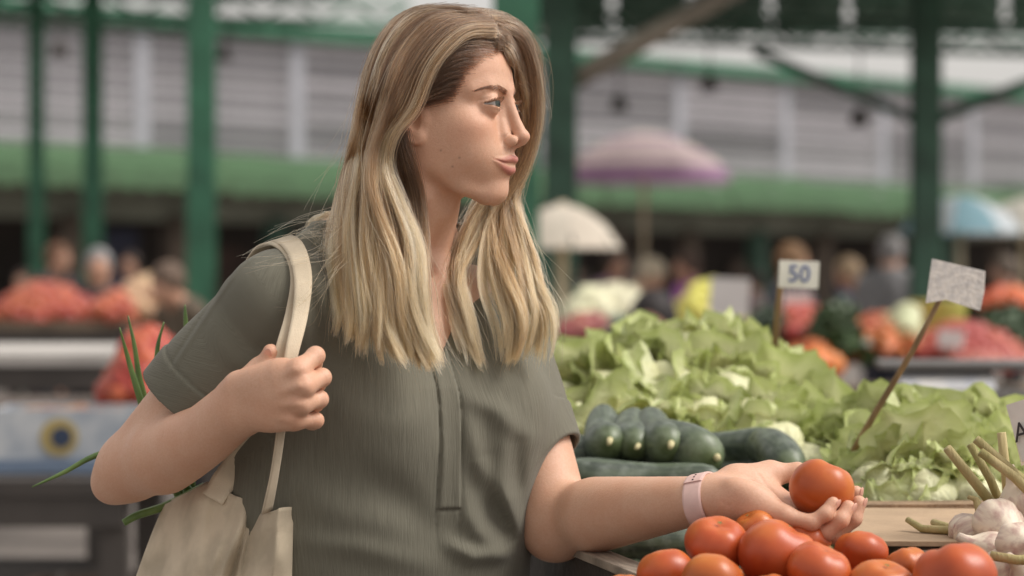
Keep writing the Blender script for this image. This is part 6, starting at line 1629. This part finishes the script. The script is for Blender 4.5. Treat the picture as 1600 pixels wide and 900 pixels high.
if 'hair' in PARTS and 'woman' in PARTS:
    HM = hair_mat('blonde_hair', srgb(64, 44, 31), srgb(122, 88, 59), srgb(192, 148, 102), srgb(226, 188, 142), srgb(54, 37, 26))
    near = [
        [(773, 50), (728, 53), (688, 88), (664, 130), (647, 172), (614, 211), (603, 258, 2.645), (624, 312, 2.64), (648, 380, 2.625), (655, 450, 2.605), (668, 520, 2.60), (696, 592, 2.595)],
        [(769, 41), (710, 45), (664, 88), (640, 134), (618, 180), (592, 226), (587, 282, 2.635), (608, 345, 2.63), (628, 410, 2.615), (632, 480, 2.60), (648, 540, 2.595), (670, 592, 2.59)],
        [(762, 34), (692, 39), (645, 84), (620, 138), (604, 192), (586, 245, 2.64), (582, 302, 2.63), (594, 370, 2.62), (608, 440, 2.60), (612, 500, 2.59), (622, 550, 2.59), (636, 590, 2.59)],
        [(750, 28), (674, 31), (625, 78), (602, 138), (588, 198), (571, 255, 2.65), (566, 318, 2.64), (573, 390, 2.62), (584, 450, 2.60), (590, 505, 2.59), (594, 545, 2.59), (604, 580, 2.59)],
        [(730, 26), (655, 26), (608, 74), (586, 140), (574, 205), (557, 265, 2.665), (550, 330, 2.655), (553, 400, 2.63), (560, 458, 2.605), (562, 505, 2.595), (556, 540, 2.59), (550, 562, 2.59)],
        [(712, 22), (640, 24), (596, 74), (574, 142), (562, 210), (544, 278, 2.69), (534, 345, 2.68), (533, 405, 2.65), (538, 455, 2.62), (540, 492, 2.60), (535, 518, 2.60), (526, 536, 2.60)],
    ]
    back = [
        [(700, 22), (632, 30), (588, 82), (566, 150), (554, 220), (535, 290, 2.72), (520, 350, 2.72), (516, 405, 2.70), (520, 460, 2.69), (524, 500, 2.69)],
        [(700, 20, 2.74), (634, 34, 2.78), (590, 90, 2.80), (572, 160, 2.80), (562, 230, 2.80), (548, 300, 2.80), (540, 360, 2.82), (545, 420, 2.86), (550, 480, 2.88), (555, 540, 2.89)],
        [(720, 22, 2.78), (660, 34, 2.82), (625, 90, 2.83), (610, 160, 2.83), (602, 230, 2.82), (598, 300, 2.82), (596, 360, 2.84), (598, 420, 2.87), (600, 480, 2.89), (604, 540, 2.90)],
        [(750, 26, 2.79), (710, 44, 2.82), (690, 90, 2.83), (680, 160, 2.82), (672, 230, 2.80), (666, 300, 2.79), (662, 360, 2.82), (660, 420, 2.86), (660, 480, 2.89), (660, 540, 2.90)],
    ]
    farside = [
        [(766, 52), (786, 70), (795, 112, 2.75), (798, 170, 2.79), (790, 232, 2.815), (764, 292, 2.82), (738, 330, 2.81), (722, 380, 2.785), (705, 430, 2.75), (700, 475, 2.72), (716, 545, 2.70)],
        [(766, 48), (788, 64), (799, 98, 2.725), (806, 148, 2.745), (809, 205, 2.775), (798, 262, 2.785), (757, 318, 2.775), (738, 352, 2.765), (722, 400, 2.745), (712, 446, 2.715), (730, 512, 2.70), (750, 588, 2.69)],
        [(764, 40), (808, 58, 2.72), (828, 102, 2.745), (834, 150, 2.765), (830, 205, 2.78), (814, 262, 2.785), (782, 312, 2.78), (766, 352, 2.77), (766, 400, 2.745), (776, 452, 2.72), (790, 512, 2.70), (780, 588, 2.69)],
        [(760, 34), (812, 52, 2.73), (830, 102, 2.755), (836, 150, 2.775), (832, 205, 2.785), (816, 258, 2.79), (795, 306, 2.785), (792, 342, 2.775), (800, 392, 2.75), (814, 447, 2.725), (828, 502, 2.71), (812, 584, 2.70)],
        [(752, 28), (814, 47, 2.75), (835, 104, 2.775), (840, 152, 2.79), (836, 206, 2.80), (820, 256, 2.80), (802, 302, 2.80), (808, 334, 2.79), (820, 388, 2.765), (837, 444, 2.74), (854, 498, 2.72), (838, 580, 2.71)],
    ]
    under = [
        [(630, 205), (646, 255), (660, 308), (666, 370, 2.655), (664, 440, 2.63), (676, 520, 2.61), (694, 580, 2.60)],
        [(618, 208), (626, 260), (641, 320), (650, 385, 2.65), (650, 455, 2.62), (658, 530, 2.605), (670, 585, 2.60)],
        [(606, 212), (608, 262), (620, 322, 2.65), (630, 385, 2.64), (634, 455, 2.615), (640, 530, 2.60), (648, 580, 2.60)],
    ]
    temple = [
        [(782, 76), (738, 68), (692, 92), (655, 135), (630, 180)],
        [(745, 90), (706, 98), (672, 124), (648, 158), (622, 198)],
        [(724, 116), (700, 123), (672, 140), (640, 162), (602, 198)],
        [(708, 152), (688, 154), (662, 160), (632, 172), (600, 206)],
    ]
    topfar = [
        [(776, 72), (786, 73), (793, 81), (799, 97), (804, 120, 2.725), (808, 150, 2.745), (814, 190, 2.775)],
        [(760, 54), (774, 56), (786, 64), (796, 83), (802, 110, 2.725), (811, 146, 2.75), (816, 185, 2.775)],
        [(766, 50), (778, 50), (788, 58), (798, 74), (807, 98, 2.73), (814, 135, 2.755), (820, 175, 2.775)],
        [(740, 32), (770, 30), (798, 40, 2.73), (818, 64, 2.75), (832, 100, 2.77), (839, 150, 2.79), (838, 200, 2.80)],
        [(700, 24), (745, 22, 2.74), (790, 32, 2.76), (820, 58, 2.78), (838, 100, 2.80), (842, 150, 2.81), (840, 200, 2.81)],
    ]
    def gl(lst, off, **k): return [guide(g, off, **k) for g in lst]
    sheets = []
    def add(lst, off, count, n, rs, light_k=1.0, deep_k=1.0, deep_add=0.0, collide=True, name='hair', r0=0.00020, r1=0.00009, fade=True, front=0.0, **k):
        X, tt, tone, s_, r = sheet(gl(lst, off), count, n, rs, **k)
        if collide:
            X = push_out(X, head_d, 0.003); X = push_out(X, cloth_d, 0.006)
        S = len(X); rnd = r.uniform(0, 1, S)
        tone = tone + front * np.clip(1.1 - s_, 0, 1)
        light = np.clip((tone > 0.68) * (0.35 + 0.4 * rnd) + (rnd > 0.9) * 0.35, 0, 0.85)[:, None] * light_k * np.clip(tt * 2.2 + 0.25, 0, 1)
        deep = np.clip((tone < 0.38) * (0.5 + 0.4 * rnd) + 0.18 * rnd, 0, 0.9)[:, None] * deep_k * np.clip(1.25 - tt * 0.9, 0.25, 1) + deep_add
        curves_obj(name, X, r0, r1, HM, woman, tt if fade else tt * 0.25, light, np.clip(deep, 0, 1))
    add(near, 0.013, 8500, 36, 1, thick=0.009, clumps=44, clump=0.72, wave=0.014, cut=0.15, front=0.2)
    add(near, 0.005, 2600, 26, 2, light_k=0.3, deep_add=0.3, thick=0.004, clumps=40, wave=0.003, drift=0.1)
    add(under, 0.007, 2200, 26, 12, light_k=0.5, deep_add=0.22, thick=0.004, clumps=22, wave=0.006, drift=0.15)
    add(back, 0.012, 3400, 26, 3, light_k=0.6, thick=0.010, clumps=34, wave=0.008)
    add(farside, 0.007, 6600, 36, 4, deep_add=0.08, thick=0.005, rootj=0.0015, clumps=34, clump=0.62, wave=0.014, cut=0.14)  # far locks darkened: their inner shade is put into the strand colour
    add(topfar, 0.005, 3000, 16, 5, light_k=0.5, thick=0.002, clumps=30, wave=0.002, fade=False, drift=0.1)
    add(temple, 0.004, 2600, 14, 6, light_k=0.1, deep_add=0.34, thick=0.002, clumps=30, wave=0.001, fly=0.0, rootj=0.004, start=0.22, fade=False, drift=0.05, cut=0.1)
    # strays that lift off the outline, and wisps blown over the blouse shoulder
    r = np.random.RandomState(21); st = []
    lines = [g for g in near + farside + back]
    for k in range(170):
        g = guide(lines[r.randint(len(lines))], 0.016); c = resample(g, 30); a = r.randint(4, 18); L_ = r.randint(8, 30 - a) if a < 21 else 8
        c = resample(c[a:a + L_ + 2], 30); tt_ = np.linspace(0, 1, 30)[:, None]
        out = r.normal(0, 1, 3) * np.array((1, 0.5, 0.6)); c = c + out * 0.020 * tt_ ** 1.6 + 0.006 * np.sin(r.uniform(3, 8) * tt_ + r.uniform(0, 6, 3)) * tt_
        st.append(c)
    for pl in ([(560, 330, 2.66), (500, 385, 2.62), (440, 398, 2.60), (385, 410, 2.60)], [(555, 340, 2.66), (520, 392, 2.615), (470, 402, 2.60), (405, 410, 2.59)], [(552, 345, 2.66), (505, 352, 2.67), (450, 366, 2.67), (400, 386, 2.66)],
               [(550, 350, 2.66), (500, 360, 2.66), (440, 376, 2.655), (380, 402, 2.64)], [(548, 360, 2.65), (515, 420, 2.60), (490, 460, 2.585), (455, 485, 2.585)], [(545, 370, 2.65), (520, 430, 2.60), (480, 490, 2.58), (440, 500, 2.58)],
               [(552, 320, 2.68), (520, 335, 2.70), (470, 345, 2.71), (425, 362, 2.71)], [(560, 380, 2.64), (530, 420, 2.60), (505, 440, 2.59), (475, 448, 2.59)]):
        g = resample(guide(pl), 30)
        for _ in range(4): st.append(g + r.normal(0, 1, 3) * 0.004 * np.linspace(0.4, 1, 30)[:, None] + 0.005 * np.sin(r.uniform(2, 6) * np.linspace(0, 1, 30)[:, None] + r.uniform(0, 6, 3)))
    st = push_out(np.array(st), cloth_d, 0.007); st = push_out(st, head_d, 0.004)
    curves_obj('hair', st, 0.00016, 0.00006, HM, woman, np.tile(np.linspace(0.4, 1, 30), (len(st), 1)))
if 'woman' in PARTS:
    # ---- brows and lashes
    BM = hair_mat('brow_hair', srgb(70, 50, 38), srgb(70, 50, 38), srgb(80, 58, 44), srgb(80, 58, 44), srgb(50, 36, 28))
    rr_ = np.random.RandomState(9)
    def hs(v): return np.array(h2w(v))
    def brow(sgn):
        path = np.array([(1.15, 1.30, 0.26), (2.1, 1.62, 0.27), (3.2, 1.95, 0.22), (4.2, 1.92, 0.13), (4.9, 1.60, 0.06)])   # y, z, half height
        c = catmull(path, 60); out = []
        for _ in range(340):
            i = rr_.randint(0, 60); y, z, hh = c[i]; z0 = z + rr_.uniform(-1, 1) * hh
            d = np.array((0.42, 0.30 if i < 25 else -0.10)) * rr_.uniform(0.7, 1.2) + rr_.normal(0, 0.05, 2)
            st = []
            for t in np.linspace(0, 1, 6):
                yy, zz = y + d[0] * t, z0 + d[1] * t - (0.08 * t * t)
                xs = np.arange(4.0, 10.5, 0.02, dtype=np.float32)
                dd = head_sdf(np.stack([xs, np.full_like(xs, yy), np.full_like(xs, zz)], 1))
                x0 = xs[np.argmax(dd > 0)] if (dd > 0).any() else 8.0
                st.append(hs((x0 + 0.04 + 0.05 * math.sin(math.pi * t), sgn * yy, zz)))
            out.append(st)
        return np.array(out)
    def lashes(sgn, upper=True):
        out = []
        for _ in range(260 if upper else 50):
            u = rr_.uniform(-1.25, 1.4); w = (lid_u(np.array(u)) if upper else lid_l(np.array(u)))
            rr2 = ER_ + 0.10; xb = EYE[0] + math.sqrt(max(rr2 * rr2 - u * u - float(w) ** 2, 0.05))
            ln = (0.58 if upper else 0.30) * rr_.uniform(0.7, 1.1); st = []
            for t in np.linspace(0, 1, 7):
                st.append(hs((xb + ln * 0.80 * t, sgn * (EYE[1] + u + ln * 0.45 * t * (u / 1.4 + 0.15)), float(w) + ln * ((0.10 * t + 0.62 * t * t) if upper else -(0.4 * t)))))
            out.append(st)
        return np.array(out)
    for sg in (-1, 1):
        curves_obj('eyebrow', brow(sg), 0.00016, 0.00005, BM, woman)
        curves_obj('eyelashes', np.concatenate([lashes(sg), lashes(sg, False)]), 0.00018, 0.00005, BM, woman, None, None, np.array(0.8))
